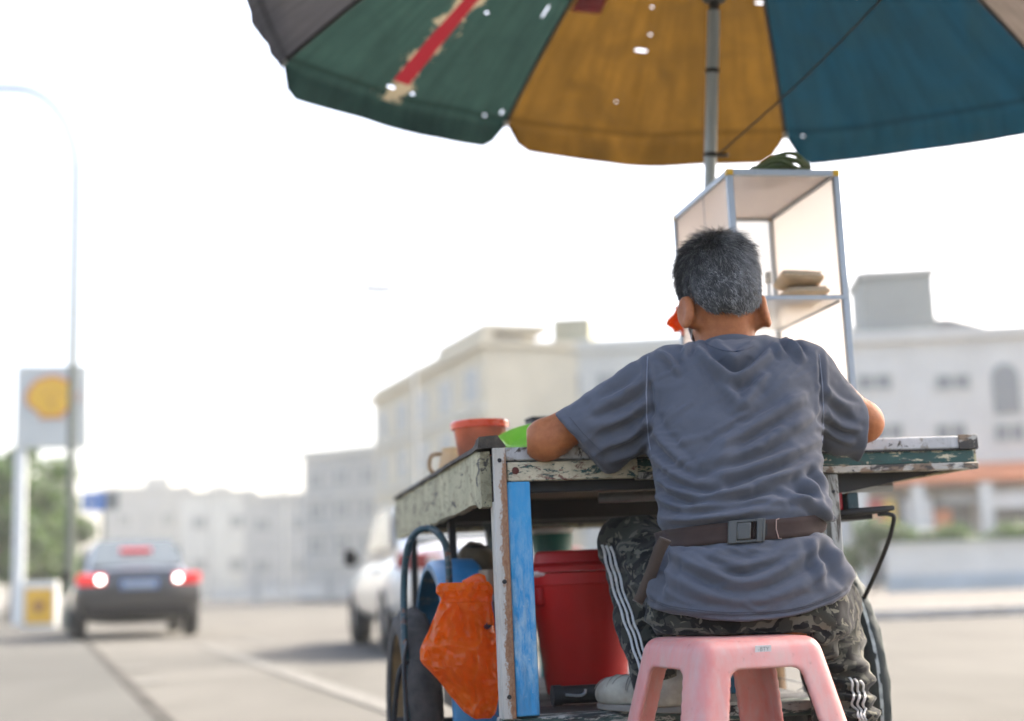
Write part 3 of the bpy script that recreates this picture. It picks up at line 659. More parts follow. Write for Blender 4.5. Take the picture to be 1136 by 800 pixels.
cbox('front_board', (.030, -.012, -.066), (.3098, .012, -.026), M_BOARDC, .003, cart)
cbox('edge_strip', (.312, -.004, -.0685), (WD, .03, -.0535), M_LOWSTRIP, .002)
cbox('edge_trim', (.312, -.003, -.0252), (WD + .002, .0035, -.0225), M_DARK, .0005)
cbox('corner_bracket', (1.05, -.005, -.024), (WD + .003, -.0005, .008), M_LOWSTRIP, .001)
# cream side panel: a plank with an uneven rotten top lip
b = MB(); rows = []
for i in range(44):
    y = .012 + (DP - .012) * i / 43; j = .004 * vnoise(np.array([y * 9, 3.3, 0])) + .003 * vnoise(np.array([y * 31, 1.3, 0])); zb = -.104 - .02 * (y / DP) - (.012 if i < 2 else 0) + .003 * vnoise(np.array([y * 12, 9, 0]))
    rows.append([(-.022, y, zb), (-.024, y, -.05), (-.022, y, .003 + j), (-.002, y, .004 + j), (.0, y, -.05), (-.001, y, zb)])
b.grid(rows, closed=True); b.f.append((0, 1, 2, 3, 4, 5)); b.f.append(tuple(43 * 6 + k for k in (5, 4, 3, 2, 1, 0))); b.build('side_panel', M_PANEL, cart, smooth=radians(30))
b = MB(); rows = []
for i in range(60):
    y = -.004 + DP * i / 59; j = .006 * vnoise(np.array([y * 14, 7.7, 1])) + .004 * vnoise(np.array([y * 43, 2.2, 5])); hh = .004 + .014 * max(0, 1 - y * 9)
    rows.append([(-.030 + j * .6, y, .004), (-.027 + j, y, .010 + hh + j * .5), (.012 + j, y, .012 + hh + j), (.030 + j, y, .0075)])
b.grid(rows, closed=True); b.f.append((0, 1, 2, 3)); b.f.append(tuple(59 * 4 + k for k in (3, 2, 1, 0))); b.build('rotten_lip', simple('rotten_black_wood', (.06, .048, .034), .9, var=.6, scale=45, bmp=.8, grime=.3, gc=(.3, .26, .18, 1)), cart, smooth=radians(40))
cbox('side_panel', (WD + .001, .03, -.066), (WD + .016, DP, .004), M_PANEL)
cbox('back_panel', (0, DP - .018, -.11), (WD, DP, .003), M_PANEL)
# corner post and rusty strip
b = MB(); b.box((.0278, -.010, -.541), (.077, .045, -.0665)); b.box((.0278, .013, -.0664), (.077, .045, -.024)); b.build('corner_post', M_BLUE, cart, bevel=.003)
strip = cbox('metal_strip', (.0, -.017, -.544), (.027, -.0045, .004), M_STRIP, .0015)
cbox('metal_strip_flange', (-.001, -.0044, -.544), (.002, .03, -.106), M_STRIP, .001, strip)
b = MB()
for z in (-.016, -.3, -.52): b.lathe([(.005, 0), (.004, .002), (0, .0025)], 10)
for z in (-.022, -.27, -.5):
    for k in range(1): 
        v = []; n = 10
        b2 = MB(); b2.lathe([(.0048, 0), (.0038, .0022), (.0, .0028)], 10); sc = b2.build('screw', M_DARK, strip, M=Matrix.Translation((.0135, -.0172, z)) @ Matrix.Rotation(pi / 2, 4, 'X'))
b2 = MB(); b2.lathe([(.008, 0), (.006, .0012), (.0, .0016)], 10); b2.build('screw', simple('rust_hole', (.09, .02, .012), .9), cart, M=Matrix.Translation((.047, -.0123, -.044)) @ Matrix.Rotation(pi / 2, 4, 'X'))
# underside
cbox('underside_board', (.02, .035, -.061), (WD - .01, DP - .03, -.0555), M_PLY, 0)
cbox('front_beam', (.08, .032, -.088), (.74, .056, -.0612), M_DARK)
cbox('middle_beam', (.02, .78, -.115), (WD - .06, .83, -.0613), M_DARK)
cbox('back_beam', (.02, DP - .10, -.098), (WD - .02, DP - .05, -.0613), M_DARK)
b = MB(); b.tube([(.3, .30, -.089), (.98, .2, -.089)], .012, 8); b.build('crossbar', M_ALU, cart)
b = MB(); b.prism([(.76, -.0614), (WD - .02, -.0614), (WD - .06, -.068), (.80, -.108), (.76, -.108)], .05, .085); b.build('wing_bracket', M_DARK, cart)
# legs
for x, y, z1, m, s in ((.02, .74, -.208, M_DARK, .02), (.02, 1.6, -.9, M_DARK, .022), (.30, 1.6, -.56, M_DARK, .018), (.75, 1.6, -.9, M_DARK, .022)):
    b = MB(); b.box((x - s / 2, y, z1), (x + s / 2, y + s, -.0615)); b.build('leg', m, cart, bevel=.002)
b = MB(); b.box((.735, .0, -.89), (.761, .026, -.0695)); lg = b.build('leg', M_STEEL, cart, bevel=.003)
b2 = MB(); b2.lathe([(.004, 0), (.0035, .001), (0, .0012)], 10); b2.build('screw', M_DARK, lg, M=Matrix.Translation((.748, -.0003, -.108)) @ Matrix.Rotation(pi / 2, 4, 'X'))
cbox('cabinet_panel', (.645, .022, -.33), (.7342, .03, -.0695), M_CREAMP)
cbox('cabinet_side', (.645, .031, -.33), (.652, .5, -.0885), M_CREAMP)
# lower shelf
M_PLANK = chipped('worn_green_plank', (.05, .085, .07, 1), (.4, .38, .33, 1), (.02, .02, .018, 1), .5, 24, (.4, 2, 2), .7, .5)
sh = cbox('lower_shelf', (.0, .0, -.575), (.734, .07, -.5445), M_PLANK, .005)
for i in range(9): cbox('shelf_plank', (.085, .075 + i * .17, -.572), (.733, .24 + i * .17, -.547), M_DARK, .003, sh)
for x in (.115, .68): cbox('chassis_rail', (x - .02, .02, -.64), (x + .02, 1.6, -.576), M_DARK)
b = MB(); b.tube([(-.14, .7, -.612), (.92, .7, -.612)], .014, 10); b.build('axle', M_DARK, cart)
# left wheel with fender and guard hoops
def wheel(c, r, tw, spokes, mats, parent, sidewall=None):
    b = MB(); prof = []; n = 72
    sec = [(-.5, -.55), (-.62, -.25), (-.5, .0), (-.3, .2), (0, .27), (.3, .2), (.5, .0), (.62, -.25), (.5, -.55)]
    rows = []
    for k in range(n):
        a = 2 * pi * k / n; kn = .045 * tw * 10 * (1 if k % 2 else 0)
        row = []
        for i, (u, v) in enumerate(sec):
            rr = r - .27 * tw + v * tw + (kn * .35 if 1 < i < 7 and (i + k // 2) % 2 else 0)
            row.append((u * tw, rr * cos(a), rr * sin(a)))
        rows.append(row)
    rows.append(rows[0]); b.grid(rows)
    wo = b.build('wheel', mats[0], parent, smooth=radians(60)); wo.matrix_local = Matrix.Translation(c)
    rm = MB(); rr = r - .8 * tw; rows = []
    for k in range(49):
        a = 2 * pi * k / 48; rows.append([(u, q * cos(a), q * sin(a)) for u, q in ((-.45 * tw, rr + .012), (-.42 * tw, rr - .006), (-.15 * tw, rr - .014), (.15 * tw, rr - .014), (.42 * tw, rr - .006), (.45 * tw, rr + .012))])
    rm.grid(rows); rm.build('rim', mats[1], wo)
    sp = MB()
    for k in range(spokes):
        a = 2 * pi * k / spokes; a2 = a + (.5 if k % 2 else -.5); x = .02 if k % 4 < 2 else -.02
        sp.tube([(x, .02 * cos(a2), .02 * sin(a2)), (0, (rr - .012) * cos(a), (rr - .012) * sin(a))], .0014, 5)
    sp.build('spokes', mats[2], wo)
    hb = MB(); hb.tube([(-.045, 0, 0), (.045, 0, 0)], .02, 14); hb.build('hub', mats[2], wo); return wo
M_TYREOLD = simple('old_tyre', (.06, .052, .044), .9, var=.55, scale=25, bmp=.5, grime=.3, gc=(.14, .11, .08, 1)); M_RIMRUST = simple('rusty_rim', (.3, .19, .09), .6, metal=.3, var=.3, scale=20)
wheel((-.098, .72, -.612), .28, .072, 20, (M_TYREOLD, M_RIMRUST, M_DARK), cart)
M_TYREB = simple('bicycle_tyre', (.022, .03, .027), .75, var=.3, scale=30, bmp=.4); M_TAN = simple('tan_rim', (.35, .21, .1), .6, var=.25, scale=18)
bw = wheel((.872, .44, -.553), .34, .044, 32, (M_TYREB, M_TAN, M_ALU), cart)
b = MB(); rows = []
for k in range(97):
    a = 2 * pi * k / 96; rr = .3415 + .0012 * (k % 2); rows.append([(u, rr * cos(a), rr * sin(a)) for u in (-.011, -.0095, -.0045, -.003)])
b.grid(rows); b.build('tread_band', simple('worn_white_tread', (.3, .33, .31), .8, var=.4, scale=60), bw)
b = MB(); rows = []
for i in range(26):
    a = radians(-62) + radians(232) * i / 25; r = .395 + .02 * sin(i * .5) * .1
    c = np.array([0, .72 - 0, -.612]); rows.append([(x, .72 - r2 * cos(a), -.612 + r2 * sin(a)) for x, r2 in ((-.05, r - .02), (-.048, r - .003), (-.04, r + .003), (.012, r + .006), (.06, r + .003), (.067, r - .004), (.07, r - .03))])
b.grid(rows); b.build('fender', M_FENDER, cart, solid=.004)
b = MB(); hp = [(-.055, .62, -.06)]
hoop = catmull([(-.032, .47, -.30), (-.032, .475, -.21), (-.042, .48, -.165), (-.067, .50, -.138), (-.1, .52, -.145), (-.122, .54, -.19), (-.132, .55, -.3), (-.138, .50, -.5), (-.142, .45, -.62), (-.142, .42, -.8)], 5)
b.tube(hoop, .0085, 10); b.build('guard_hoop', M_DTEAL, cart)
b = MB(); b.tube(catmull([(-.143, .40, -.44), (-.165, .40, -.47), (-.178, .42, -.6), (-.178, .42, -.8)], 5), .006, 8); b.tube(catmull([(-.1405, .44, -.40), (-.158, .35, -.45), (-.160, .3, -.6), (-.158, .3, -.8)], 5), .005, 8); b.build('guard_rod', M_DARK, cart)
# rear carrier of the bicycle half, with its reflector and stay
cr = MB(); cr.box((.745, .06, -.168), (.862, .2, -.150)); cr.tube([(.77, .055, -.156), (.80, .04, -.153), (.875, .04, -.149), (.905, .045, -.146)], [.009, .009, .008, .006], 8); cr.tube([(.862, .19, -.156), (.905, .1, -.148)], .005, 8)
crr = cr.build('carrier', M_DARK, cart, bevel=.003)
b = MB(); b.tube(catmull([(.87, .05, -.158), (.897, .048, -.160), (.905, .05, -.175), (.897, .1, -.25), (.868, .25, -.42), (.895, .44, -.553)], 5), .005, 8); b.build('stay', M_DARK, crr)
b = MB(); b.box((.765, .07, -.1495), (.80, .11, -.098)); b.build('reflector', simple('reflector_red', (.5, .015, .03), .25, var=.2, scale=30, coat=.6), crr, bevel=.006)
b = MB(); b.box((.805, .06, -.1495), (.832, .14, -.1085)); b.build('carrier_block', M_DTEAL, crr, bevel=.003)

# ------------------------------------------------------------------ things on the table
def milky(name, c, clear, rough=.35):
    return translucent(name, c, .85, rough, .03, 3, clear, .35)
M_PANE = milky('milky_pane', (.95, .90, .86), .16); M_PANEB = milky('milky_back_pane', (.97, .96, .94), .3); M_YCAP = simple('yellow_corner_cap', (.72, .42, .02), .4)
CX0, CX1, CY0, CY1, CZ = .665, .958, .30, .755, .697
case = thing('display_case', 'tall aluminium and milky glass display case with yellow corners, behind the vendor', 'display case', M=on_cart(0, 0, .0068))
t = .016
def fr(name, lo, hi, m=M_ALU, parent=case, bv=.0015):
    b = MB(); b.box(lo, hi); return b.build(name, m, parent, bevel=bv)
for x in (CX0, CX1 - t):
    for y in (CY0, CY1 - t): fr('frame_post', (x, y, 0), (x + t, y + t, CZ - t))
for y in (CY0, CY1 - t):
    fr('frame_rail', (CX0 + t, y + .0005, CZ - t), (CX1 - t, y + t - .0005, CZ)); fr('frame_rail', (CX0 + t, y + .001, 0), (CX1 - t, y + t - .001, t))
for x in (CX0, CX1 - t):
    fr('frame_rail', (x + .0005, CY0 + t, CZ - t), (x + t - .0005, CY1 - t, CZ)); fr('frame_rail', (x + .001, CY0 + t, 0), (x + t - .001, CY1 - t, t))
    for y in (CY0, CY1 - t): fr('corner_cap', (x - .001, y - .001, CZ - t + .0005), (x + t + .001, y + t + .001, CZ + .001), M_YCAP, case, .003)
fr('top_pane', (CX0 + t, CY0 + t, CZ - .010), (CX1 - t, CY1 - t, CZ - .006), translucent('top_pane_milky', (.8, .72, .66), .5, .4, .04, 3, .12, .3))
fr('side_pane', (CX0 + .006, CY0 + t, t), (CX0 + .009, CY1 - t, CZ - t), M_PANE)
fr('side_pane', (CX1 - .009, CY0 + t, t), (CX1 - .006, CY1 - t, CZ - t), M_PANE)
fr('back_pane', (CX0 + t, CY1 - .009, t), (CX1 - t, CY1 - .006, CZ - t), M_PANEB)
fr('pane_joint', (CX0 + .0035, .50, t), (CX0 + .0055, .503, CZ - t))
ZS = .372
shelf = fr('shelf', (CX0 + t, CY0 + .004, ZS), (CX1 - t, CY1 - t - .001, ZS + .005), milky('shelf_glass', (.85, .85, .82), .45))
fr('shelf_edge', (CX0 + t, CY0 - .001, ZS - .003), (CX1 - .001, CY0 + .0035, ZS + .008), M_ALU, shelf)
for x in (CX0 + t + .001, CX1 - t - .006): fr('shelf_bracket', (x, CY0 + .02, ZS - .008), (x + .005, CY1 - .03, ZS - .0005), M_ALU, shelf)
M_ORG0 = translucent('orange_scrap_film', (.9, .16, .01), .6, .3, .1, 12, 0, .5)
# folded paper bags on the case shelf
M_KRAFT = simple('kraft_paper', (.58, .44, .28), .8, var=.15, scale=25, bmp=.3)
for i, (z, rz, lab, dx) in enumerate(((0, -.1, 'lower of two flat tan bread packets lying on the case shelf', 0), (.036, -.22, 'upper of two flat tan bread packets lying on the case shelf', -.004))):
    o = thing('bread_packet', lab, 'bread', M=on_cart(.882 + dx, .42, ZS + .0125 + z, rz), group='bread packets on the shelf')
    rows = []
    for u in np.linspace(-1, 1, 15):
        e = (1 - abs(u) ** 12); hgt = .012 * e + .003; sag = -.006 * u * i + .004 * i
        rows.append([(.052 * u, .085 * c_ * (.9 + .1 * e), .022 + sag + 1.35 * hgt * s_ + .002 * vnoise(np.array([u * 6 + i * 9, c_ * 4, s_ * 3]))) for c_, s_ in [(cos(a), sin(a) if abs(sin(a)) < .6 else .85 * np.sign(sin(a))) for a in np.linspace(0, 2 * pi, 20, endpoint=False)]])
    b = MB(); b.grid(rows, closed=True); b.f.append(tuple(range(20))); b.f.append(tuple(14 * 20 + k for k in range(20))); pk = b.build('loaf', M_KRAFT, o, smooth=radians(60))
    b = MB(); b.tube([(-.05, -.05, .036), (.05, -.055, .036)], .0015, 5); b.build('fold_line', simple('kraft_dark%d' % i, (.28, .19, .1), .85), pk)  # thin line in darker brown along the fold of the packet
o = thing('tongs', 'thin metal tongs standing upright at the back of the case shelf', 'tongs', M=on_cart(.875, .62, ZS + .0125))
b = MB(); b.tube([(0, 0, .0), (.003, .0, .10)], [.006, .004], 6); b.build('grip', M_ALU, o)
b = MB(); b.tube([(.003, 0, .10), (.003, 0, .13)], [.009, .008], 6); b.build('tip', M_STEEL, o)
o = thing('plastic_scrap', 'torn scrap of bright orange plastic tied to the display case post beside the vendor\'s ear', 'plastic scrap', M=on_cart(CX0, CY1 - .008, .0068))
zs = loc(P(749, 352, 3.7))[2]; b = MB(); rows = []
for i, (z, a, c) in enumerate(((.042, -.004, .004), (.03, -.012, .006), (.014, -.022, .006), (.0, -.045, .004), (-.010, -.05, .006), (-.018, -.028, .008), (-.03, -.022, .006), (-.036, -.010, .003))):
    rows.append([(a + (c - a) * u, .012 * sin(u * 7 + i * 1.3) - .02, zs + z + .006 * sin(u * 5 + i)) for u in np.linspace(0, 1, 7)])
b.grid(rows); b.build('film', M_ORG0, o, smooth=radians(40), solid=.001); b = MB(); b.tube([(.018 * cos(a) + .008, .018 * sin(a), zs + .04) for a in np.linspace(0, 2 * pi, 14, endpoint=False)], .003, 6, closed=True); b.build('tie', M_ORG0, o)
# coil of green cord on the case
M_CORD = cloth('green_cord', (.085, .115, .045), .3, 500, scale=60)
o = thing('cord_coil', 'flat coil of dark green cord on top of the display case', 'cord', M=on_cart(.845, .40, CZ + .0075)); b = MB()
for k in range(7):
    rx = .075 - .006 * (k % 3); ry = .07 - .008 * ((k + 1) % 3); z0 = .006 + .0065 * (k // 1.4)
    b.tube([(rx * cos(a + k) + .004 * sin(3 * a + k), ry * sin(a + k), z0 + .009 * sin(2 * a + k * 1.7) + .006 * sin(a * 3 + k) + .006) for a in np.linspace(0, 2 * pi, 30, endpoint=False)], .0056, 7, closed=True)
b.build('coil', M_CORD, o); b = MB(); b.tube(catmull([(-.05, -.05, .006), (-.09, -.06, .0055), (-.118, -.058, .0055)], 4), .0055, 7); b.build('tail', M_CORD, o)
# red lidded tub with brown filling
def on_table(px, py, Y, z=.0065):
    q = loc(P(px, py, Y)); return q[0], q[1]
x, y = on_table(533, 490, 3.62); o = thing('plastic_tub', 'clear plastic tub of brown sauce with a red rim, on the cart corner', 'tub', M=on_cart(x, y, .0065))
M_TUB = translucent('tub_brown', (.6, .24, .13), .55, .25, .3, 14, .1)
b = MB(); b.lathe([(.044, 0), (.05, .004), (.062, .086), (.06, .087), (.047, .008), (.0, .006)], 36, capt=False); b.v = [(p[0] * 1.1, p[1] * 1.1, p[2] * 1.45) for p in b.v]; b.build('tub_body', M_TUB, o)
b = MB(); b.lathe([(.0625, .070), (.068, .071), (.069, .086), (.066, .09), (.0605, .089), (.0605, .074)], 36, capb=False, capt=False); b.v = [(p[0] * 1.1, p[1] * 1.1, p[2] + .0395) for p in b.v]; b.build('red_rim', simple('rim_red', (.8, .08, .025), .3, coat=.4, var=.1), o)
x, y = on_table(494, 500, 4.0); o = thing('sauce_jug', 'small cream jug blurred behind the red rimmed tub', 'jug', M=on_cart(x + .02, y, .0065))
M_JUG = translucent('jug_cream', (.7, .55, .33), .4, .35, .1, 8)
b = MB(); b.lathe([(.03, 0), (.038, .01), (.042, .05), (.034, .08), (.028, .09), (.03, .1)], 24); b.build('jug_body', M_JUG, o)
b = MB(); b.tube(catmull([(-.03, 0, .085), (-.06, 0, .08), (-.066, 0, .045), (-.04, 0, .02)], 4), .006, 8); b.build('handle', simple('jug_tan', (.4, .24, .1), .5), o)
# lime green plate leaning, brown coconut halves, dark box
x, y = on_table(585, 485, 3.3); o = thing('green_dish', 'lime green plastic dish tilted beside the vendor\'s left elbow', 'dish', M=on_cart(x + .012, y, .055) @ Matrix.Rotation(radians(-13), 4, 'Y') @ Matrix.Rotation(radians(20), 4, 'X'))
b = MB(); b.lathe([(.03, -.016), (.055, -.012), (.07, .004), (.082, .008), (.082, .011), (.069, .008), (.053, -.007), (.0, -.009)], 40, capt=False); b.build('plate', simple('lime_plastic', (.24, .58, .05), .35, coat=.3, var=.08), o)
b = MB(); b.lathe([(.081, .0085), (.0845, .0095), (.084, .0125), (.081, .0115)], 40, capb=False, capt=False); b.build('lip', simple('lime_lip', (.3, .62, .08), .4), o)
x, y = on_table(606, 480, 3.52); o = thing('metal_tray', 'dark green metal tray edge behind the lime dish', 'tray', M=on_cart(x, y, .0068, .1))
b = MB(); b.box((-.075, -.0485, .0), (.1, .1, .05)); b.build('tray_base', M_DARK, o, bevel=.001)
b = MB(); b.box((-.078, -.053, .002), (.103, -.049, .066)); b.box((-.078, .1005, .002), (.103, .1045, .066)); b.box((-.078, -.0485, .002), (-.0755, .1, .066)); b.build('tray_rim', simple('tray_green', (.03, .06, .03), .45, var=.3, scale=20), o, bevel=.001)
x, y = on_table(611, 470, 3.75)
o = thing('dark_tin', 'small dark square tin standing behind the brown buns', 'tin', M=on_cart(x - .012, y + .1, .0068, .15))
b = MB(); b.box((-.028, -.03, 0), (.028, .03, .148)); b.build('tin_body', simple('tin_dark', (.03, .03, .022), .4, var=.3), o, bevel=.003); b = MB(); b.box((-.029, -.031, .1485), (.029, .031, .158)); b.build('tin_lid', M_DARK, o, bevel=.002)
M_BUN = simple('bun_crust', (.36, .15, .05), .6, var=.3, scale=18, bmp=.3)
for i, (px, Y, z, lab) in enumerate(((621, 3.62, .088, 'round brown bun topmost of the pile beside the vendor\'s sleeve'), (613, 3.66, .052, 'brown bun lying underneath the topmost one'), (636, 3.6, .052, 'brown bun mostly hidden by the grey sleeve'))):
    x, y = on_table(px, 460, Y); o = thing('bun', lab, 'bun', M=on_cart(x, y, .0572 + (z - .052) * 1.06, i), group='brown buns in the tray')
    b = MB(); b.lathe([(.02, 0), (.033, .006), (.036, .018), (.03, .031), (.016, .039), (.0, .041)], 24); b.build('crust', M_BUN, o); b = MB(); b.tube([(-.018, 0, .039), (0, .002, .0415), (.018, 0, .039)], .002, 5); b.build('score_line', simple('bun_score%d' % i, (.55, .36, .17), .7), o)

# ------------------------------------------------------------------ parasol
UN = np.array([.061, -.101, .993]); UN /= np.linalg.norm(UN); UC = np.array([.617, 3.959, 2.182]); UR, UPH, UH = 1.42, .456, .64
UU = np.cross([0, 1, 0], UN); UU /= np.linalg.norm(UU); UV_ = np.cross(UN, UU)
def rib(k, t):
    a = UPH + k * pi / 4; return UR * t * np.array([cos(a), sin(a), 0]) + np.array([0, 0, UH * (1 - t ** 1.7)])
um = thing('parasol', 'huge faded patchwork parasol with mustard, teal and blue panels over the cart', 'parasol', M=Matrix(((UU[0], UV_[0], UN[0], UC[0]), (UU[1], UV_[1], UN[1], UC[1]), (UU[2], UV_[2], UN[2], UC[2]), (0, 0, 0, 1))))
def upt(q): return UC + UU * q[0] + UV_ * q[1] + UN * q[2]
def panel_pt(k, s, t):
    a, c = rib(k, min(t, 1)), rib(k + 1, min(t, 1)); p = a * (1 - s) + c * s; m = s * (1 - s) * 4
    p = p + np.array([0, 0, -.03 * m * min(t, 1) ** 2 + .012 * vnoise(np.array([s * 4 + k * 7, t * 5, 2.0])) * m])
    if t > 1:
        e = np.array([p[0], p[1], 0]); e /= np.linalg.norm(e); L = (.02 if k == 3 else .10) * min(1, (s * (1 - s) * 15)) ** .8 * (1 + .18 * vnoise(np.array([s * 3 + k * 5, 1, 1]))); u = (t - 1) / .1
        p = p + (e * .25 + np.array([0, 0, -1.0])) * L * u + e * .012 * vnoise(np.array([s * 9 + k * 3, 2, u])) * u
        if s < .03 or s > .97: p = p - e * .01 * u
    return p
def uv_at(px, py, k):
    best = None
    for s in np.linspace(.02, .98, 40):
        for t in np.linspace(.3, 1.08, 50):
            q = proj(upt(panel_pt(k, s, t))); d = (q[0] - px) ** 2 + (q[1] - py) ** 2
            if best is None or d < best[0]: best = (d, s, t)
    return best[1:]
def canopy_mat(name, c, c2, holes=(), strip=None, back=.5):
    m, nt, b = newmat(name); co = coords(nt, 'UV'); oc = coords(nt)
    f = noise_tex(nt, oc, 5, 7, .65, .8); f2 = noise_tex(nt, coords(nt, 'UV', (9, 1.6, 1)), 3, 5, .6, .4)
    col = mixc(nt, ramp(nt, f, [(.35, 0), (.7, 1)]), c, c2); col = mixc(nt, ramp(nt, f2, [(.42, 0), (.7, .65)]), col, tuple(x * .42 for x in c[:3]) + (1,))
    g = noise_tex(nt, oc, 42, 3); col = mixc(nt, ramp(nt, g, [(.3, 0), (.8, .25)]), col, tuple(x * .6 for x in c[:3]) + (1,))
    sp = nt.nodes.new('ShaderNodeSeparateXYZ'); nt.links.new(co, sp.inputs[0])
    def mth(op, a, b_=None):
        n = nt.nodes.new('ShaderNodeMath'); n.operation = op
        for s, x in zip(n.inputs, (a, b_)):
            if x is None: continue
            if hasattr(x, 'is_linked'): nt.links.new(x, s)
            else: s.default_value = x
        return n.outputs[0]
    # stitched hem line
    hm_ = mth('LESS_THAN', mth('ABSOLUTE', mth('SUBTRACT', sp.outputs[1], .985)), .006); col = mixc(nt, mth('MULTIPLY', hm_, .6), col, tuple(x * .3 for x in c[:3]) + (1,))
    if strip:
        s0, hw, t1 = strip; wob = mth('MULTIPLY', mth('SUBTRACT', noise_tex(nt, oc, 30, 4), .5), .06)
        ds_ = mth('ABSOLUTE', mth('SUBTRACT', sp.outputs[0], s0)); inn = mth('LESS_THAN', sp.outputs[1], t1)
        fray = mth('MULTIPLY', mth('LESS_THAN', mth('ADD', ds_, mth('MULTIPLY', mth('SUBTRACT', noise_tex(nt, oc, 16, 8, .75), .5), .34)), hw * 1.15), mth('LESS_THAN', sp.outputs[1], t1 + .05))
        col = mixc(nt, fray, col, (.2, .165, .105, 1)); col = mixc(nt, mth('MULTIPLY', mth('LESS_THAN', ds_, hw), inn), col, (.14, .01, .014, 1))
    nt.links.new(col, b.inputs['Base Color']); b.inputs['Roughness'].default_value = .8; b.inputs['Specular IOR Level'].default_value = .15
    t = nt.nodes.new('ShaderNodeBsdfTranslucent'); nt.links.new(col, t.inputs[0]); mx = nt.nodes.new('ShaderNodeMixShader'); mx.inputs[0].default_value = back
    nt.links.new(b.outputs[0], mx.inputs[1]); nt.links.new(t.outputs[0], mx.inputs[2]); out = mx.outputs[0]
    if holes:
        acc = None; nz = noise_tex(nt, oc, 45, 6, .75)
        for s, tt, rs, rt in holes:
            dx = mth('DIVIDE', mth('SUBTRACT', sp.outputs[0], s), rs); dy = mth('DIVIDE', mth('SUBTRACT', sp.outputs[1], tt), rt)
            e = mth('LESS_THAN', mth('ADD', mth('ADD', mth('MULTIPLY', dx, dx), mth('MULTIPLY', dy, dy)), mth('MULTIPLY', mth('SUBTRACT', nz, .5), 2.6)), 1.0)
            acc = e if acc is None else mth('MAXIMUM', acc, e)
        tr = nt.nodes.new('ShaderNodeBsdfTransparent'); m2 = nt.nodes.new('ShaderNodeMixShader'); nt.links.new(acc, m2.inputs[0]); nt.links.new(out, m2.inputs[1]); nt.links.new(tr.outputs[0], m2.inputs[2]); out = m2.outputs[0]
    nt.links.new(out, nt.nodes['Material Output'].inputs[0]); bump(nt, b, f, .3, .01); return m
def holes(k, lst): return [uv_at(px, py, k) + (rs, rt) for px, py, rs, rt in lst]
MUST = canopy_mat('canopy_mustard', (.085, .044, .0075, 1), (.042, .023, .005, 1), holes(1, [(710, 58, .030, .003), (722, 8, .007, .002), (724, 37, .006, .002), (684, 112, .003, .0018), (846, 2, .03, .0025)]))
tl_s = uv_at(448, 92, 2)
TEAL = canopy_mat('canopy_teal_green', (.021, .046, .037, 1), (.014, .031, .026, 1), holes(2, [(432, 98, .018, .003), (456, 104, .010, .0025), (540, 11, .010, .0025), (537, 129, .007, .002), (604, 14, .004, .02), (557, 126, .004, .006)]), (tl_s[0], .036, tl_s[1]))
BLUE = canopy_mat('canopy_blue', (.0022, .0155, .027, 1), (.0045, .0145, .019, 1), holes(0, [(893, 150, .004, .002)]))
GREY = canopy_mat('canopy_grey', (.09, .083, .08, 1), (.07, .065, .062, 1))
TAUPE = canopy_mat('canopy_taupe', (.085, .07, .06, 1), (.065, .055, .045, 1))
for k, m in enumerate((BLUE, MUST, TEAL, GREY, MUST, TEAL, BLUE, TAUPE)):
    ts = list(np.linspace(.02, 1, 20)) + [1.025, 1.05, 1.075, 1.1]; ss = np.concatenate([[.0, .012], np.linspace(.05, .95, 22), [.988, 1.0]])
    b = MB(); b.grid([[panel_pt(k, s, t) for s in ss] for t in ts], [[(s, t) for s in ss] for t in ts]); b.build('canopy_panel', m, um, smooth=radians(180))
M_POLE = simple('pole_grey', (.42, .47, .48), .4, metal=.15, var=.15, scale=20, stretch=(3, 3, .4))
ztop = [z for z in np.linspace(-1, .5, 600) if 12 <= proj(upt((0, 0, z)))[1]][-1]
b = MB(); b.tube([(0, 0, -1.25), (0, 0, ztop)], .0175, 20); pole = b.build('pole', M_POLE, um)
b = MB(); b.tube([(0, 0, ztop + .0005), (0, 0, UH + .06)], .0145, 20); b.build('upper_pole', M_DARK, um)
zr = [z for z in np.linspace(-1, .2, 400) if 172 <= proj(upt((0, 0, z)))[1]][-1]; z8 = [z for z in np.linspace(-1, .2, 400) if 79 <= proj(upt((0, 0, z)))[1]][-1]
for z in (zr, z8):
    b = MB(); b.tube([(0, 0, z - .006), (0, 0, z + .006)], .0205, 20); b.build('pole_ring', M_DARK, pole)
b = MB(); b.tube([(.017, -.0, zr), (.05, -.01, zr)], .006, 6); b.build('ring_pin', M_DARK, pole)
for k in range(8):
    b = MB(); b.tube([rib(k, t) + np.array([0, 0, -.008]) for t in np.linspace(.03, .985, 14)], .0075, 6); rb = b.build('rib', M_DARK, um)
    b = MB(); b.tube([(0.02 * cos(UPH + k * pi / 4), .02 * sin(UPH + k * pi / 4), .12), rib(k, .5) + np.array([0, 0, -.012])], .004, 6); b.build('strut', M_DARK, rb)
    b = MB(); b.tube([rib(k, .985) + np.array([0, 0, -.008]), rib(k, 1.0) + np.array([0, 0, -.012])], .007, 6); b.build('tip', M_POSTW, rb)
b = MB(); b.lathe([(.02, .09), (.035, .1), (.035, .14), (.02, .15)], 16); b.build('slider', M_DARK, um)
aim = P(962, 4, 3.45); q = np.array([(aim - UC) @ UU, (aim - UC) @ UV_, (aim - UC) @ UN]); st0 = np.array([.02, -.005, zr]); q2 = st0 + (q - st0) * 1.55
b = MB(); b.tube([st0 + (q2 - st0) * u + np.array([0, 0, -.03 * sin(pi * u) + .001 * sin(u * 90)]) for u in np.linspace(0, 1, 60)], .0032, 6); b.build('guy_cord', simple('black_cord', (.02, .018, .018), .8), um)
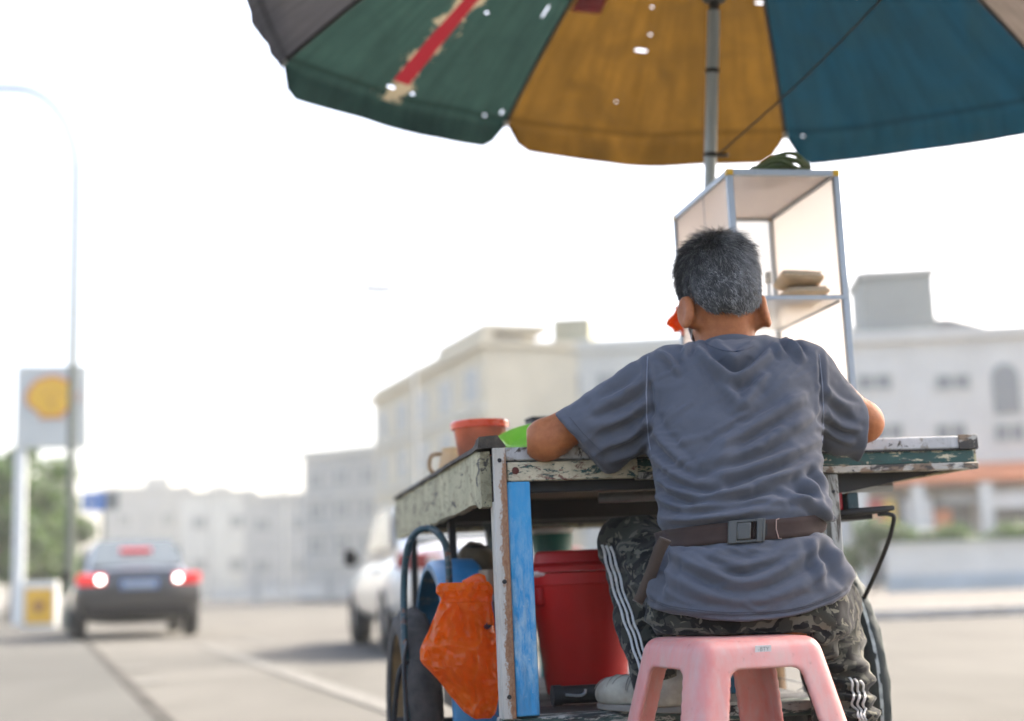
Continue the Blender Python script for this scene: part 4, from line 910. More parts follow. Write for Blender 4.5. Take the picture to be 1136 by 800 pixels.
# hanging thread at the left corner of the canopy
b = MB(); c_ = rib(3, 1.0); b.tube([c_ + np.array([0, 0, -.005]), c_ + np.array([.004, 0, -.03]), c_ + np.array([-.004, .003, -.06])], [.004, .003, .001], 5); b.build('torn_thread', M_DARK, um)
# red mending patch under the mustard panel
s0, t0 = uv_at(630, 11, 1); s1, t1 = uv_at(668, 12, 1)
b = MB(); b.grid([[np.array(panel_pt(1, s, t)) + np.array([0, 0, -.012]) for s in np.linspace(min(s0, s1), max(s0, s1), 6)] for t in np.linspace(min(t0, t1) - .16, (t0 + t1) / 2, 8)]); b.build('mending_patch', simple('patch_red', (.16, .008, .014), .8, var=.25), um, solid=.002)

# ------------------------------------------------------------------ under the cart
M_BIN = simple('red_bin_plastic', (.5, .006, .006), .42, var=.14, scale=6, spec=.3, grime=.35); M_LID = simple('red_lid_plastic', (.44, .008, .009), .45, var=.14, scale=6, spec=.3, grime=.3)
q = loc(P(651, 770, 3.55)); o = thing('red_bin', 'red plastic bin with stepped lid standing on the cart shelf', 'bin', M=on_cart(q[0], q[1], -.5468, .3))
b = MB(); b.lathe([(.09, 0), (.097, .004), (.128, .262), (.131, .264), (.131, .29), (.127, .292)], 56); b.build('bin_body', M_BIN, o)
b = MB(); b.lathe([(.130, .2925), (.138, .294), (.138, .306), (.124, .315), (.118, .316), (.113, .338), (.106, .344), (.0, .346)], 56, capt=False); b.build('bin_lid', M_LID, o)
for s in (-1, 1):
    b = MB(); b.box((s * .124 - .012, -.03, .215), (s * .124 + .012, .03, .262)); b.build('handle', M_LID, o, bevel=.006)
M_ORG = translucent('orange_bag_film', (1.0, .25, .012), .68, .2, .12, 12, .16, .9)
rows_px = [(646, 488, 541), (651, 484, 545), (657, 484, 546), (663, 489, 545), (672, 486, 546), (684, 481, 548), (700, 475, 550), (712, 469, 552), (722, 466, 553), (734, 468, 554), (746, 479, 555), (758, 490, 555), (770, 499, 554), (781, 508, 552), (790, 516, 550), (797, 527, 545)]
YB = 3.16; rows = []; nn = 130
for i, (py, xl, xr) in enumerate(catmull([np.array(r, float) for r in rows_px], 6)):
    L_ = P(xl, py, YB); R_2 = P(xr, py, YB); c = (L_ + R_2) / 2; hw = (R_2 - L_)[0] / 2; dp = min(.052, hw * .75) * (.35 if py < 655 else .55 if py < 668 else 1)
    row = []
    for k in range(nn):
        a = 2 * pi * k / nn; e = np.array([hw * abs(cos(a)) ** .8 * np.sign(cos(a)), dp * abs(sin(a)) ** .8 * np.sign(sin(a)), 0])
        r = 1 + .05 * vnoise(np.array([a * 3.2 + 5, py / 30., 0])) + .05 * vnoise(np.array([cos(a) * 5, py / 14., sin(a) * 5])) + (.09 * sin(a * 9 + py * .05) if py < 668 else .02 * sin(a * 6 + py * .09))
        row.append(c + e * np.array([1 + (r - 1) * .35, r, 1]))
    rows.append(row)
bb = MB(); bb.grid(rows, closed=True); n_ = len(rows); bb.f.append(tuple((n_ - 1) * nn + k for k in range(nn)))
V = np.array(bb.v); px_ = proj(V)
fs = folds(px_, [([(500, 668), (505, 700), (497, 730)], .008, 4), ([(515, 668), (522, 705), (540, 760)], .007, 4), ([(530, 668), (534, 700), (528, 750), (535, 790)], .008, 4), ([(478, 705), (500, 735), (520, 770)], .006, 4), ([(470, 722), (500, 715), (530, 722)], .005, 4), ([(492, 690), (480, 712)], .006, 3), ([(540, 672), (546, 720), (545, 770)], .006, 4), ([(505, 745), (520, 765), (528, 790)], .006, 3)])
cr_ = .010 * (1 - 3.2 * np.abs(vnoise(np.stack([V[:, 0] * 24 + V[:, 2] * 9, V[:, 1] * 18, V[:, 2] * 15], 1)))) + .006 * (1 - 3 * np.abs(vnoise(np.stack([V[:, 0] * 46 - V[:, 2] * 25, V[:, 1] * 30, V[:, 2] * 36], 1)))) + .003 * (1 - 3 * np.abs(vnoise(np.stack([V[:, 0] * 90 + V[:, 2] * 40, V[:, 1] * 60, V[:, 2] * 70], 1))))
V[:, 1] -= np.where(V[:, 1] < YB, fs * 1.2 + cr_, -cr_); bb.v = [tuple(p) for p in V]
bag0 = np.array(P(535, 650, YB)); o = thing('plastic_bag', 'crumpled bright orange plastic bag hanging beside the blue post', 'bag', bag0); bb.v = [tuple(np.array(p) - bag0) for p in bb.v]; bb.build('bag_body', M_ORG, o, smooth=radians(28))
b = MB(); h0 = P(540, 648, YB) - bag0; h1 = np.array(W(.006, .14, -.36)) - bag0
b.tube(catmull([h0 + np.array([-.05, 0, 0]), h0 + np.array([-.01, 0, .012]), (h0 + h1) / 2 + np.array([0, 0, -.004]), h1], 5), [.01] * 6 + [.006] * 10, 7); b.build('bag_handle', M_ORG, o)
b = MB(); b.tube(catmull([W(.004, .14, -.36), W(.004, .18, -.365), W(.004, .3, -.36), W(.004, .745, -.34)], 5), .006, 8); b.v = [tuple(loc(p)) for p in b.v]; b.build('hanging_rail', M_DARK, cart)
# brown sack, teal bucket, other clutter on the shelf
def blob(fn, lo, hi, h, jit, freq, name, mat, parent, org, it=1):
    V, F = nets(fn, lo, hi, h); V = relax(V, F, it); Nn = vnormals(V, F); V = V + Nn * (jit * (vnoise(V * freq) + .5 * vnoise(V * freq * 2.3)))[:, None]
    return arr_obj(name, V - org, F, mat, parent)
c = P(528, 620, 3.75); o = thing('cloth_sack', 'dull brown cloth sack wedged behind the orange bag', 'sack', c)
blob(lambda X: smin(sd_ell(X, c, (.054, .05, .040)), sd_ell(X, c + np.array([.03, 0, -.085]), (.075, .06, .085)), .03), c - .19, c + .19, .006, .010, 22, 'sack_body', cloth('sack_brown', (.13, .095, .055), .3), o, c)
b = MB(); b.tube([np.array([.03 * cos(a), .03 * sin(a), .03]) for a in np.linspace(0, 2 * pi, 16, endpoint=False)], .005, 6, closed=True); b.build('tie', M_DARK, o)
q = loc(P(612, 600, 4.2)); zb = q[2] - .075; o = thing('teal_bucket', 'teal bucket with a white lid standing behind the red bin', 'bucket', M=on_cart(q[0], q[1], -.5468))
hb_ = q[2] + .5468
b = MB(); b.lathe([(.05, 0), (.055, hb_ - .05), (.062, hb_ + .015), (.06, hb_ + .02)], 32); b.build('bucket_body', simple('teal_plastic', (.03, .2, .17), .4, var=.15, scale=8), o)
b = MB(); b.lathe([(.064, hb_ + .0205), (.066, hb_ + .034), (.05, hb_ + .042), (0, hb_ + .044)], 32, capt=False); b.build('bucket_lid', simple('lid_white', (.7, .7, .68), .4), o)
q = loc(P(549, 600, 4.1)); o = thing('knotted_bag', 'dark grey knotted bag standing beyond the brown sack', 'bag', P(549, 600, 4.1)); c = P(549, 600, 4.1)
blob(lambda X: smin(smin(sd_ell(X, c, (.03, .03, .05)), sd_ell(X, c + np.array([-.02, 0, .05]), (.02, .015, .022)), .03), sd_ell(X, c + np.array([.02, 0, -.09]), (.055, .05, .07)), .03), c - .2, c + .17, .006, .008, 30, 'bag_body', simple('bag_dark_teal', (.06, .085, .085), .5, var=.3), o, c)
b = MB(); b.tube([np.array([-.02, 0, .05]), np.array([-.045, 0, .075])], [.012, .006], 6); b.build('knot_ear', simple('bag_dark_knot', (.06, .075, .075), .5), o)
q = loc(P(548, 648, 3.5)); o = thing('wooden_block', 'worn light brown wooden block standing behind the rusty strip', 'block', M=on_cart(q[0], q[1], -.5468, .2)); hh = q[2] + .5468 + .035
b = MB(); b.box((-.03, -.04, 0), (.03, .04, hh)); b.build('block_body', simple('block_wood', (.3, .2, .12), .8, var=.3, scale=14, stretch=(4, 4, .6)), o, bevel=.004)
b = MB(); b.box((-.032, -.042, hh - .075), (.032, .042, hh - .06)); b.build('band', M_ALU, o, bevel=.002)
q = loc(P(606, 636, 3.45)); o = thing('paper_packet', 'crumpled pinkish white paper packet lying beside the bin lid', 'packet', P(604, 636, 3.5)); c = P(604, 636, 3.5)
blob(lambda X: sd_ell(X, c, (.03, .045, .013)), c - .08, c + .08, .004, .006, 45, 'paper', simple('packet_paper', (.72, .6, .56), .7), o, c, 0)
o2 = thing('crate', 'dark wooden crate half hidden between blue post and bin', 'crate', M=on_cart(.125, .72, -.5468, .1))
for z in (0, .07, .14, .2):
    b = MB(); b.box((-.1, -.1, z + .008), (.07, -.088, z + .058)); b.box((.058, -.0875, z + .008), (.07, .1, z + .058)); b.build('crate_slat', simple('crate_wood', (.09, .07, .05), .85, var=.3, scale=10) if z == 0 else MATS['crate_wood'], o2, bevel=.002)
b = MB(); b.box((-.0995, -.0875, 0), (.0575, .099, .008)); b.build('crate_base', MATS['crate_wood'], o2)
q = loc(P(640, 780, 3.22)); o = thing('black_pipe', 'black pipe with a pale hook lying on the shelf below the bin', 'pipe', M=on_cart(q[0], q[1], -.5448 + .022))
b = MB(); b.tube([(-.05, .0, 0), (.14, -.01, 0)], .02, 16); b.build('tube', M_DARK, o); b = MB(); b.tube([(-.055, 0, 0), (-.035, 0, 0)], .0225, 16); b.build('collar', M_TYRE, o)
b = MB(); b.tube(catmull([(-.03, -.024, .002), (.0, -.03, -.001), (.012, -.031, .004), (.014, -.03, .012)], 4), .003, 6); b.build('hook', M_ALU, o)
q = loc(P(818, 790, 3.3)); o = thing('black_bowl', 'upturned black bowl on the shelf seen through the stool', 'bowl', M=on_cart(q[0] - .1, q[1] + .05, -.5466))
b = MB(); b.lathe([(.062, 0), (.06, .012), (.045, .028), (.02, .036), (0, .037)], 32, capt=False); b.build('bowl_body', simple('black_plastic', (.02, .02, .02), .35), o); b = MB(); b.lathe([(.024, .036), (.024, .041), (.019, .041), (.019, .037)], 24, capb=False, capt=False); b.build('foot_ring', MATS['black_plastic'], o)
q = loc(P(868, 770, 3.3)); o = thing('blue_board', 'slanted blue board leaning inside the cart behind the stool', 'board', M=on_cart(.60, .30, -.5466))
b = MB(); b.prism([(-.08, 0), (.04, 0), (-.055, .17), (-.08, .17)], -.006, .006); b.build('panel', simple('board_blue', (.03, .17, .27), .5, var=.2), o, bevel=.002); b = MB(); b.box((-.084, -.012, 0), (-.0805, .012, .172)); b.build('edge', M_DARK, o)

# ------------------------------------------------------------------ pink plastic stool
SC = P(809, 700, 2.70); SCZ = P(813, 709, 2.57)[2]; srz = radians(19.5)
stool = thing('stool', 'scuffed pink plastic stool that the vendor sits on', 'stool', (SC[0], SC[1], 0), srz)
def stool_sdf(X):
    x, y, z = X[..., 0], X[..., 1], X[..., 2]; hw = .124 + (SCZ - z) * .21
    def fr(h, r):
        qx = np.abs(x) - h + r; qy = np.abs(y) - h + r; return np.minimum(np.maximum(qx, qy), 0) + np.sqrt(np.maximum(qx, 0) ** 2 + np.maximum(qy, 0) ** 2) - r
    outer = smax(fr(hw, .03), z - SCZ, .028); inner = np.maximum(fr(hw - .011, .022), z - SCZ + .014)
    d = np.maximum(outer, -inner); top = SCZ - .054
    for u in (x, y):
        v = y if u is x else x
        op = smax(np.abs(u) - (hw - .066), z - top, .018); op = np.maximum(op, -(np.abs(v) - hw * .55)); d = smax(d, -op, .004)
    d = np.maximum(d, -np.maximum(np.sqrt(x * x + y * y) - .022, -(z - SCZ + .03)))          # finger hole in the seat
    return np.maximum(d, -z)
V, F = nets(stool_sdf, (-.26, -.26, -.008), (.26, .26, SCZ + .01), .0042); V = relax(V, F, 2, .4)
cz = V[F].mean(1); key = np.where(cz[:, 2] > SCZ - .058, 0, 1 + (cz[:, 0] > 0) * 1 + (cz[:, 1] > 0) * 2)
m, nt, b_ = newmat('pink_plastic'); co = coords(nt); f = noise_tex(nt, co, 7, 5); f2 = noise_tex(nt, coords(nt, 'Object', (1, 1, .25)), 28, 8, .7)
col = ramp(nt, f, [(.3, (.55, .17, .14, 1)), (.7, (.66, .27, .235, 1))]); col = mixc(nt, ramp(nt, f2, [(.42, 0), (.72, .8)]), col, (.5, .36, .31, 1)); col = mixc(nt, ramp(nt, noise_tex(nt, co, 60, 6, .7), [(.62, 0), (.74, .6)]), col, (.2, .09, .08, 1))
nt.links.new(col, b_.inputs['Base Color']); b_.inputs['Roughness'].default_value = .42; b_.inputs['Subsurface Weight'].default_value = .15; b_.inputs['Subsurface Radius'].default_value = (.02, .008, .006); bump(nt, b_, f2, .12, .002)
for k in range(5):
    Fk = F[key == k]; ids, inv = np.unique(Fk, return_inverse=True); arr_obj('seat' if k == 0 else 'leg', V[ids], inv.reshape(Fk.shape), m, stool)
# little white sticker on the apron
ux = np.array([cos(srz), sin(srz), 0]); uy = np.array([-sin(srz), cos(srz), 0])
pt = Ppl(846, 720, np.array([SC[0], SC[1], 0]) - uy * (.124 + .02 * .21), uy); lx = (pt - SC) @ ux
tilt = Matrix.Translation((lx, -(.124 + (SCZ - pt[2]) * .21) - .0012, pt[2])) @ Matrix.Rotation(radians(11.9), 4, 'X')
b = MB(); b.prism([(-.0155, -.0055), (-.014, -.007), (.0165, -.007), (.0165, .005), (.015, .0065), (-.0155, .0065)], -.0006, .0004); stk = b.build('sticker', simple('sticker_white', (.62, .6, .57), .5), stool, M=tilt)
fc = bpy.data.curves.new('t', 'FONT'); fc.body = '-BTY'; fc.size = .0105; fc.align_x = 'CENTER'; fc.align_y = 'CENTER'; fo = bpy.data.objects.new('t', fc); COL.objects.link(fo)
bpy.context.view_layer.update(); me = bpy.data.meshes.new_from_object(fo.evaluated_get(bpy.context.evaluated_depsgraph_get())); bpy.data.objects.remove(fo)
lt = bpy.data.objects.new('sticker_print', me); COL.objects.link(lt); me.materials.clear(); me.materials.append(simple('ink_grey', (.16, .17, .15), .6)); lt.parent = stk; lt.matrix_local = Matrix.Translation((.001, -.0009, -.0003)) @ Matrix.Rotation(pi / 2, 4, 'X')

# ------------------------------------------------------------------ the vendor
person = thing('person', 'street vendor in grey T-shirt and camouflage trousers sitting on the pink stool, seen from behind', 'person', P(815, 709, 2.72))
PO = np.array(person.location)
def part(name, V, F, mat, parent=person, smooth=True): return arr_obj(name, V - PO, F, mat, parent, smooth)
def pmesh(b, name, mat, parent=person, **k):
    b.v = [tuple(np.array(p) - PO) for p in b.v]; return b.build(name, mat, parent, **k)
# --- skin
m, nt, sb = newmat('skin'); co = coords(nt); f = noise_tex(nt, co, 70, 8, .7); f2 = noise_tex(nt, co, 14, 6, .65)
col = mixc(nt, .5, ramp(nt, f, [(.3, (.27, .082, .026, 1)), (.7, (.5, .18, .064, 1))]), ramp(nt, f2, [(.3, (.26, .078, .024, 1)), (.7, (.49, .175, .06, 1))]))
nt.links.new(col, sb.inputs['Base Color']); sb.inputs['Roughness'].default_value = .55; sb.inputs['Specular IOR Level'].default_value = .3; sb.inputs['Subsurface Weight'].default_value = .3; sb.inputs['Subsurface Radius'].default_value = (.014, .005, .003); sb.inputs['Subsurface Scale'].default_value = 1
bump(nt, sb, noise_tex(nt, co, 160, 6, .7), .4, .0015); M_SKIN = m
HC = P(798, 320, 2.97)                                             # skull centre; head bowed forward and a little to the left
hp, hy = radians(24), radians(6)
fy = np.array([-sin(hy), cos(hy), 0]); hx = np.array([cos(hy), sin(hy), 0]); hf = fy * cos(hp) - np.array([0, 0, 1.0]) * sin(hp); hu = np.cross(hx, hf)
HR = np.stack([hx, hf, hu], 1)                                     # columns: right, face direction, crown direction
HS = 1.0
def hd(x, y, z): return HC + HR @ np.array([x, y, z]) * HS
NK = P(806, 388, 2.955); SHL, SHR = P(738, 416, 2.93), P(893, 412, 2.93)
EL, ER = P(607, 491, 2.955), P(955, 477, 2.99)
tz = W(.3, .3, .0062)[2]
HLp, HRp = W(.42, .34, .0), W(.66, .25, .0); HLp[2] = tz + .035; HRp[2] = tz + .035
EL[2] = max(EL[2], tz + .012); ER[2] = max(ER[2], tz + .034)
KL, KR = P(702, 605, 3.17), P(914, 668, 3.15)
AL, AR = P(733, 766, 2.95), P(946, 880, 2.96)
HIPL, HIPR = P(782, 680, 2.84), P(872, 678, 2.80)
def hand(X, wrist, fwd, side, sgn):
    """palm with four curled fingers and a thumb, resting on the table"""
    fwd = fwd / np.linalg.norm(fwd); up = np.array([0, 0, 1.0]); lat = np.cross(fwd, up) * sgn
    palm = sd_ell(X, wrist + fwd * .052, (.043, .043, .016)); d = smin(palm, sd_cone(X, wrist, wrist + fwd * .05, .026, .02), .02)
    for i, (o_, L) in enumerate(((-.031, .066), (-.0105, .074), (.0105, .069), (.031, .054))):
        k0 = wrist + fwd * .088 + lat * o_; k1 = k0 + fwd * L * .45 + up * .005 + lat * o_ * .12; k2 = k1 + fwd * L * .33 - up * .010; k3 = k2 + fwd * L * .16 - up * .014
        d = smin(d, chain(X, (k0, k1, k2, k3), (.0095, .0085, .0078, .0068), .004), .006)
    t0 = wrist + fwd * .03 - lat * .03; t1 = t0 + fwd * .03 - lat * .026; t2 = t1 + fwd * .03 - lat * .006 - up * .006
    return smin(d, chain(X, (t0, t1, t2), (.014, .011, .0085), .006), .01)
def skin_sdf(X):
    q = (X - HC) @ HR / HS
    d = sd_ell(q, (0, 0, .012), (.077, .094, .098))
    d = smin(d, sd_ell(q, (0, .048, -.062), (.056, .052, .066)), .04)                     # jaw and face
    d = smin(d, sd_cone(q, (0, .09, .0), (0, .108, -.035), .010, .016), .014)              # nose
    d = smin(d, sd_ell(q, (0, .092, -.068), (.024, .010, .008)), .012)                     # mouth
    for s in (-1, 1):
        d = smax(d, -sd_ell(q, (s * .032, .092, .0), (.018, .012, .011)), .012); d = smin(d, sd_ell(q, (s * .032, .078, .0), (.013, .013, .012)), .004)
        # ear: a cupped leaf standing off the side of the head
        a = radians(26); R2 = np.array([[cos(a), -s * sin(a), 0], [s * sin(a), cos(a), 0], [0, 0, 1]]); e = (q - np.array([s * .086, -.012, -.070])) @ R2.T
        ear = sd_ell(e, (0, -.002, 0), (.011, .027, .040)); ear = smax(ear, -sd_ell(e, (s * .012, .005, .003), (.0085, .018, .028)), .004)
        ear = smin(ear, sd_cone(q, (s * .058, .010, -.055), (s * .074, -.002, -.088), .020, .013), .008); d = smin(d, ear, .006)
    d = d * HS
    d = smin(d, sd_cone(X, hd(0, -.022, -.04), NK, .053, .060), .03)                      # neck
    d = smin(d, sd_cone(X, NK + np.array([0, 0, -.05]), P(812, 640, 2.83), .05, .10), .05)  # torso
    d = smin(d, sd_cone(X, SHL + np.array([.015, 0, -.01]), SHR + np.array([-.015, 0, -.01]), .042, .042), .05)
    for sh, el, wr, sg in ((SHL, EL, HLp, -1), (SHR, ER, HRp, 1)):
        d = smin(d, chain(X, (sh, sh * .45 + el * .55 + np.array([0, -.004, -.002]), el), (.040, .040, .0405), .012), .03)
        fa = el * .65 + wr * .35 + np.array([0, 0, .006]); d = smin(d, chain(X, (el, fa, wr), (.040, .039, .027), .015), .012)
        d = smin(d, sd_ell(X, el + (el - sh) / np.linalg.norm(el - sh) * .012 + np.array([0, -.012, -.004]), (.032, .032, .032)), .03)
        d = smin(d, hand(X, wr, (W(.57, .42, 0) - wr) * np.array([1, 1, 0]), 0, sg), .012)
    for hp_, kn, an in ((HIPL, KL, AL), (HIPR, KR, AR)):
        d = smin(d, chain(X, (hp_, kn, an), (.072, .05, .038), .04), .05)
    return d
V, F = nets(skin_sdf, (.02, 2.62, .05), (.86, 3.58, 1.36), .0056)
V = relax(V, F, 2, .35); Nn = vnormals(V, F); V += Nn * (.0006 * vnoise(V * 90))[:, None]
part('body', V, F, M_SKIN)

# --- shirt
rows_ = np.array([  # photo row, left edge, right edge, depth of axis, half depth
    (366, 784, 836, 2.985, .050), (373, 778, 843, 2.982, .060), (380, 764, 858, 2.975, .070), (386, 745, 884, 2.965, .085), (393, 730, 898, 2.955, .100), (402, 720, 908, 2.945, .112), (430, 716, 913, 2.925, .122),
    (470, 718, 913, 2.90, .126), (510, 722, 911, 2.875, .124), (545, 728, 915, 2.85, .124), (570, 730, 922, 2.835, .128), (582, 734, 922, 2.828, .124), (590, 736, 914, 2.825, .120), (600, 734, 914, 2.822, .123), (615, 727, 924, 2.82, .134), (640, 717, 941, 2.82, .146), (658, 714, 948, 2.82, .152), (680, 718, 947, 2.82, .154), (700, 722, 945, 2.82, .154)])
_pL = np.array([P(r[1], r[0], r[3]) for r in rows_]); _pR = np.array([P(r[2], r[0], r[3]) for r in rows_])
_z = (_pL[:, 2] + _pR[:, 2]) / 2; _o = np.argsort(_z)
def shape_at(z):
    f_ = lambda a: np.interp(z, _z[_o], a[_o])
    return f_((_pL[:, 0] + _pR[:, 0]) / 2), f_((_pR[:, 0] - _pL[:, 0]) / 2), f_(rows_[:, 3]), f_(rows_[:, 4])
def torso(X, grow=0.0):
    z = X[..., 2] - (X[..., 0] - .44) * .03; cx, hw, cy, hd_ = shape_at(z); hw = hw + grow; hd_ = hd_ + grow
    u = np.abs(X[..., 0] - cx) / hw; v = np.abs(X[..., 1] - cy) / hd_; e = 2.35; k = (u ** e + v ** e) ** (1 / e)
    return (k - 1) * np.minimum(hw, hd_) * .9
def hem_y(px): return np.interp(px, [700, 716, 724, 745, 790, 830, 880, 925, 940, 952], [668, 668, 674, 681, 687, 688, 684, 670, 659, 645])
CUL, CUR = P(645, 490, 2.975), P(960, 478, 2.985)
aL = (P(640, 492, 2.975) - SHL); aL /= np.linalg.norm(aL); aR = (ER - SHR); aR /= np.linalg.norm(aR)
nL = np.array([-.76, .0, -.65]); nL /= np.linalg.norm(nL)
def shirt_sdf(X):
    d = torso(X)
    shl, shr = SHL + np.array([.012, 0, .0]), SHR + np.array([-.012, 0, .0])
    sl = sd_cone(X, shl, P(620, 497, 2.955), .064, .066); sl = smin(sl, sd_cone(X, shl + np.array([.0, 0, -.05]), P(672, 498, 2.965), .05, .052), .04)
    sl = smax(sl, (X - P(643, 493, 2.95)) @ nL, .004)
    sr = sd_cone(X, shr, P(962, 490, 2.99), .062, .050); sr = smin(sr, sd_cone(X, shr + np.array([0, 0, -.05]), P(925, 480, 2.97), .05, .042), .04)
    nR = np.array([.985, .1, -.12]); sr = smax(sr, (X - P(958, 475, 2.97)) @ (nR / np.linalg.norm(nR)), .004)
    d = smin(smin(d, sl, .035), sr, .035)
    sp = proj(X); d = smax(d, (sp[..., 1] - hem_y(sp[..., 0])) * .0017, .004)
    # neck opening: the collar rides on the neck
    d = smax(d, X[..., 2] - (P(805, 377, 2.93)[2] + (X[..., 1] - 2.93) * -.10 + .5 * (X[..., 0] - .44) ** 2), .005)
    return d
V, F = nets(shirt_sdf, (.05, 2.60, .46), (.78, 3.16, 1.14), .0038); V = relax(V, F, 2, .4)
px = proj(V); Nn = vnormals(V, F); back = np.clip((-Nn[:, 1] + .25) * 2, 0, 1)
ST = [
 ([(784, 383), (800, 398), (816, 408), (832, 398), (846, 385)], -.011, 6), ([(778, 392), (797, 410), (816, 421), (836, 409), (852, 392)], .007, 6), ([(790, 408), (808, 430), (822, 447), (838, 430), (846, 418)], .0065, 6), ([(800, 430), (820, 456), (842, 442)], .0045, 6),
 ([(872, 378), (882, 386), (890, 398)], .008, 4), ([(860, 380), (868, 392)], .006, 4), ([(730, 392), (742, 398), (752, 412)], .006, 4), ([(765, 382), (758, 395)], .005, 4),
 ([(890, 440), (860, 458), (829, 478), (800, 497), (778, 510)], .0075, 7), ([(896, 463), (866, 480), (836, 497), (800, 510), (770, 520)], .0075, 7), ([(905, 488), (876, 503), (850, 514), (815, 524), (780, 532)], .007, 6), ([(908, 510), (880, 524), (848, 535), (815, 547), (775, 560)], .0085, 6),
 ([(722, 470), (738, 492), (760, 515)], .006, 6), ([(722, 500), (740, 520), (770, 536), (800, 541)], .007, 6), ([(728, 527), (752, 545), (790, 552), (830, 545)], .0075, 5), ([(730, 552), (760, 565), (800, 562), (850, 556), (905, 556)], .0085, 5), ([(734, 572), (770, 576), (815, 570), (870, 562)], .0075, 4.5), ([(890, 530), (905, 548), (920, 572)], .010, 6), ([(870, 545), (900, 560), (925, 582)], .008, 5), ([(905, 520), (914, 540), (918, 560)], .006, 4),
 ([(742, 610), (762, 622), (790, 634), (820, 648), (852, 640), (880, 622), (905, 600)], .009, 8), ([(760, 606), (790, 618), (822, 628), (858, 618), (888, 600)], .007, 6), ([(735, 625), (760, 646), (800, 662), (850, 662), (900, 642), (925, 620)], .006, 8), ([(908, 594), (925, 615), (940, 642)], .009, 6), ([(898, 596), (906, 620), (912, 650)], .006, 6), ([(918, 590), (936, 612), (946, 640)], .006, 5), ([(738, 606), (729, 630), (722, 660)], .007, 5), ([(752, 606), (745, 630), (742, 660)], .005, 5), ([(722, 678), (770, 683), (830, 684), (890, 676), (938, 655)], -.002, 2.2),
 # sleeves
 ([(718, 418), (694, 436), (662, 452)], .0065, 6), ([(720, 445), (694, 462), (660, 474)], .007, 6), ([(722, 465), (700, 482), (668, 496)], .0075, 6), ([(722, 485), (702, 500), (680, 508)], .006, 5), ([(700, 405), (680, 425), (655, 440)], .004, 6), ([(716, 400), (722, 440), (722, 480)], -.004, 3), ([(909, 392), (913, 430), (913, 470)], -.004, 3),
 ([(914, 430), (930, 446), (948, 455)], .005, 5), ([(914, 455), (930, 470), (950, 476)], .006, 5), ([(914, 475), (928, 484), (944, 490)], .005, 4), ([(627, 468), (640, 490), (666, 511)], .002, 2.5), ([(800, 470), (802, 520), (798, 560)], .003, 14), ([(860, 420), (880, 450), (876, 500)], .003, 16)]
rs = np.random.default_rng(3); FINE = []
for _ in range(130):
    x = rs.uniform(728, 905); y = rs.uniform(400, 680); L_ = rs.uniform(18, 55)
    ang = (-.55 + rs.normal() * .16) if y < 520 else (-.22 + rs.normal() * .14) if y < 582 else (-.004 * (x - 820) + rs.normal() * .2)
    if y < 440 and abs(x - 815) < 45: ang = (.6 if x < 815 else -.6)
    if 580 < y < 603: continue
    c_, s_ = cos(ang) * L_ / 2, sin(ang) * L_ / 2; FINE.append(([(x - c_, y - s_), (x + rs.normal() * 2, y + 2 + rs.normal() * 2), (x + c_, y + s_)], rs.uniform(.0012, .0034) * (1 if y > 440 else .7), rs.uniform(2.2, 4.0)))
for _ in range(34):
    x = rs.uniform(640, 716); y = rs.uniform(420, 505); ang = -.55 + rs.normal() * .25; L_ = rs.uniform(15, 34)
    if rs.random() < .35: x = rs.uniform(916, 948); y = rs.uniform(420, 492); ang = .5 + rs.normal() * .25
    c_, s_ = cos(ang) * L_ / 2, sin(ang) * L_ / 2; FINE.append(([(x - c_, y - s_), (x, y + 1), (x + c_, y + s_)], rs.uniform(.001, .0026), rs.uniform(2.2, 3.6)))
dz = (1.8 * folds(px, ST) + 0.8 * folds(px, FINE)) * back
dz += back * .0018 * (1 - np.abs(vnoise(np.stack([V[:, 0] * 9 + V[:, 2] * 6, V[:, 1] * 10, V[:, 2] * 34 - V[:, 0] * 14], 1))) * 2) * np.clip((P(800, 420, 2.8)[2] - V[:, 2]) * 9, .25, 1) + .0022 * vnoise(V * 24) + .0012 * vnoise(V * 60)
belt_px = 590 - (px[:, 0] - 825) * .105
dz += back * np.where((px[:, 0] > 728) & (px[:, 0] < 922), -.007 * np.exp(-((px[:, 1] - belt_px) / 10) ** 2) + .007 * np.exp(-((px[:, 1] - belt_px + 19) / 6) ** 2) * (1 + .7 * vnoise(np.stack([px[:, 0] / 17, px[:, 1] / 50, px[:, 0] * 0], 1))) + .004 * np.exp(-((px[:, 1] - belt_px - 18) / 6) ** 2) * (1 + vnoise(np.stack([px[:, 0] / 14, px[:, 1] / 50, px[:, 0] * 0 + 4], 1))), 0)
V = V + Nn * dz[:, None]; V = relax(V, F, 1, .2)
M_SHIRT = cloth('grey_shirt', (.094, .099, .116), .17, 700, .9, .15, 9)
shirt = part('shirt', V, F, M_SHIRT); bvh_s = BVHTree.FromPolygons(V.tolist(), F.tolist())
def on_surface(bvh, x, y, lift=.0015):
    d = ray(x, y); d = d / np.linalg.norm(d); h = bvh.ray_cast(Vector(CAM), Vector(d))
    if h[0] is None: return None
    n = np.array(h[1]); n = n if n @ d < 0 else -n
    return np.array(h[0]) + n * lift
def seam(bvh, pts, r, name, mat, parent, lift=.001, k=10):
    q = [on_surface(bvh, x, y, lift) for x, y in catmull(pts, k)]; q = [p for p in q if p is not None]
    b = MB(); b.tube(q, r, 5); return pmesh(b, name, mat, parent)
M_HEMS = cloth('hem_thread', (.06, .063, .075), .15, 600); M_SEAM = cloth('seam_thread', (.24, .25, .29), .1, 600)
seam(bvh_s, [(719, 396), (717, 430), (718, 470), (722, 500)], .0011, 'seam', M_SEAM, shirt); seam(bvh_s, [(908, 393), (912, 425), (913, 460), (912, 492)], .0011, 'seam', M_SEAM, shirt)
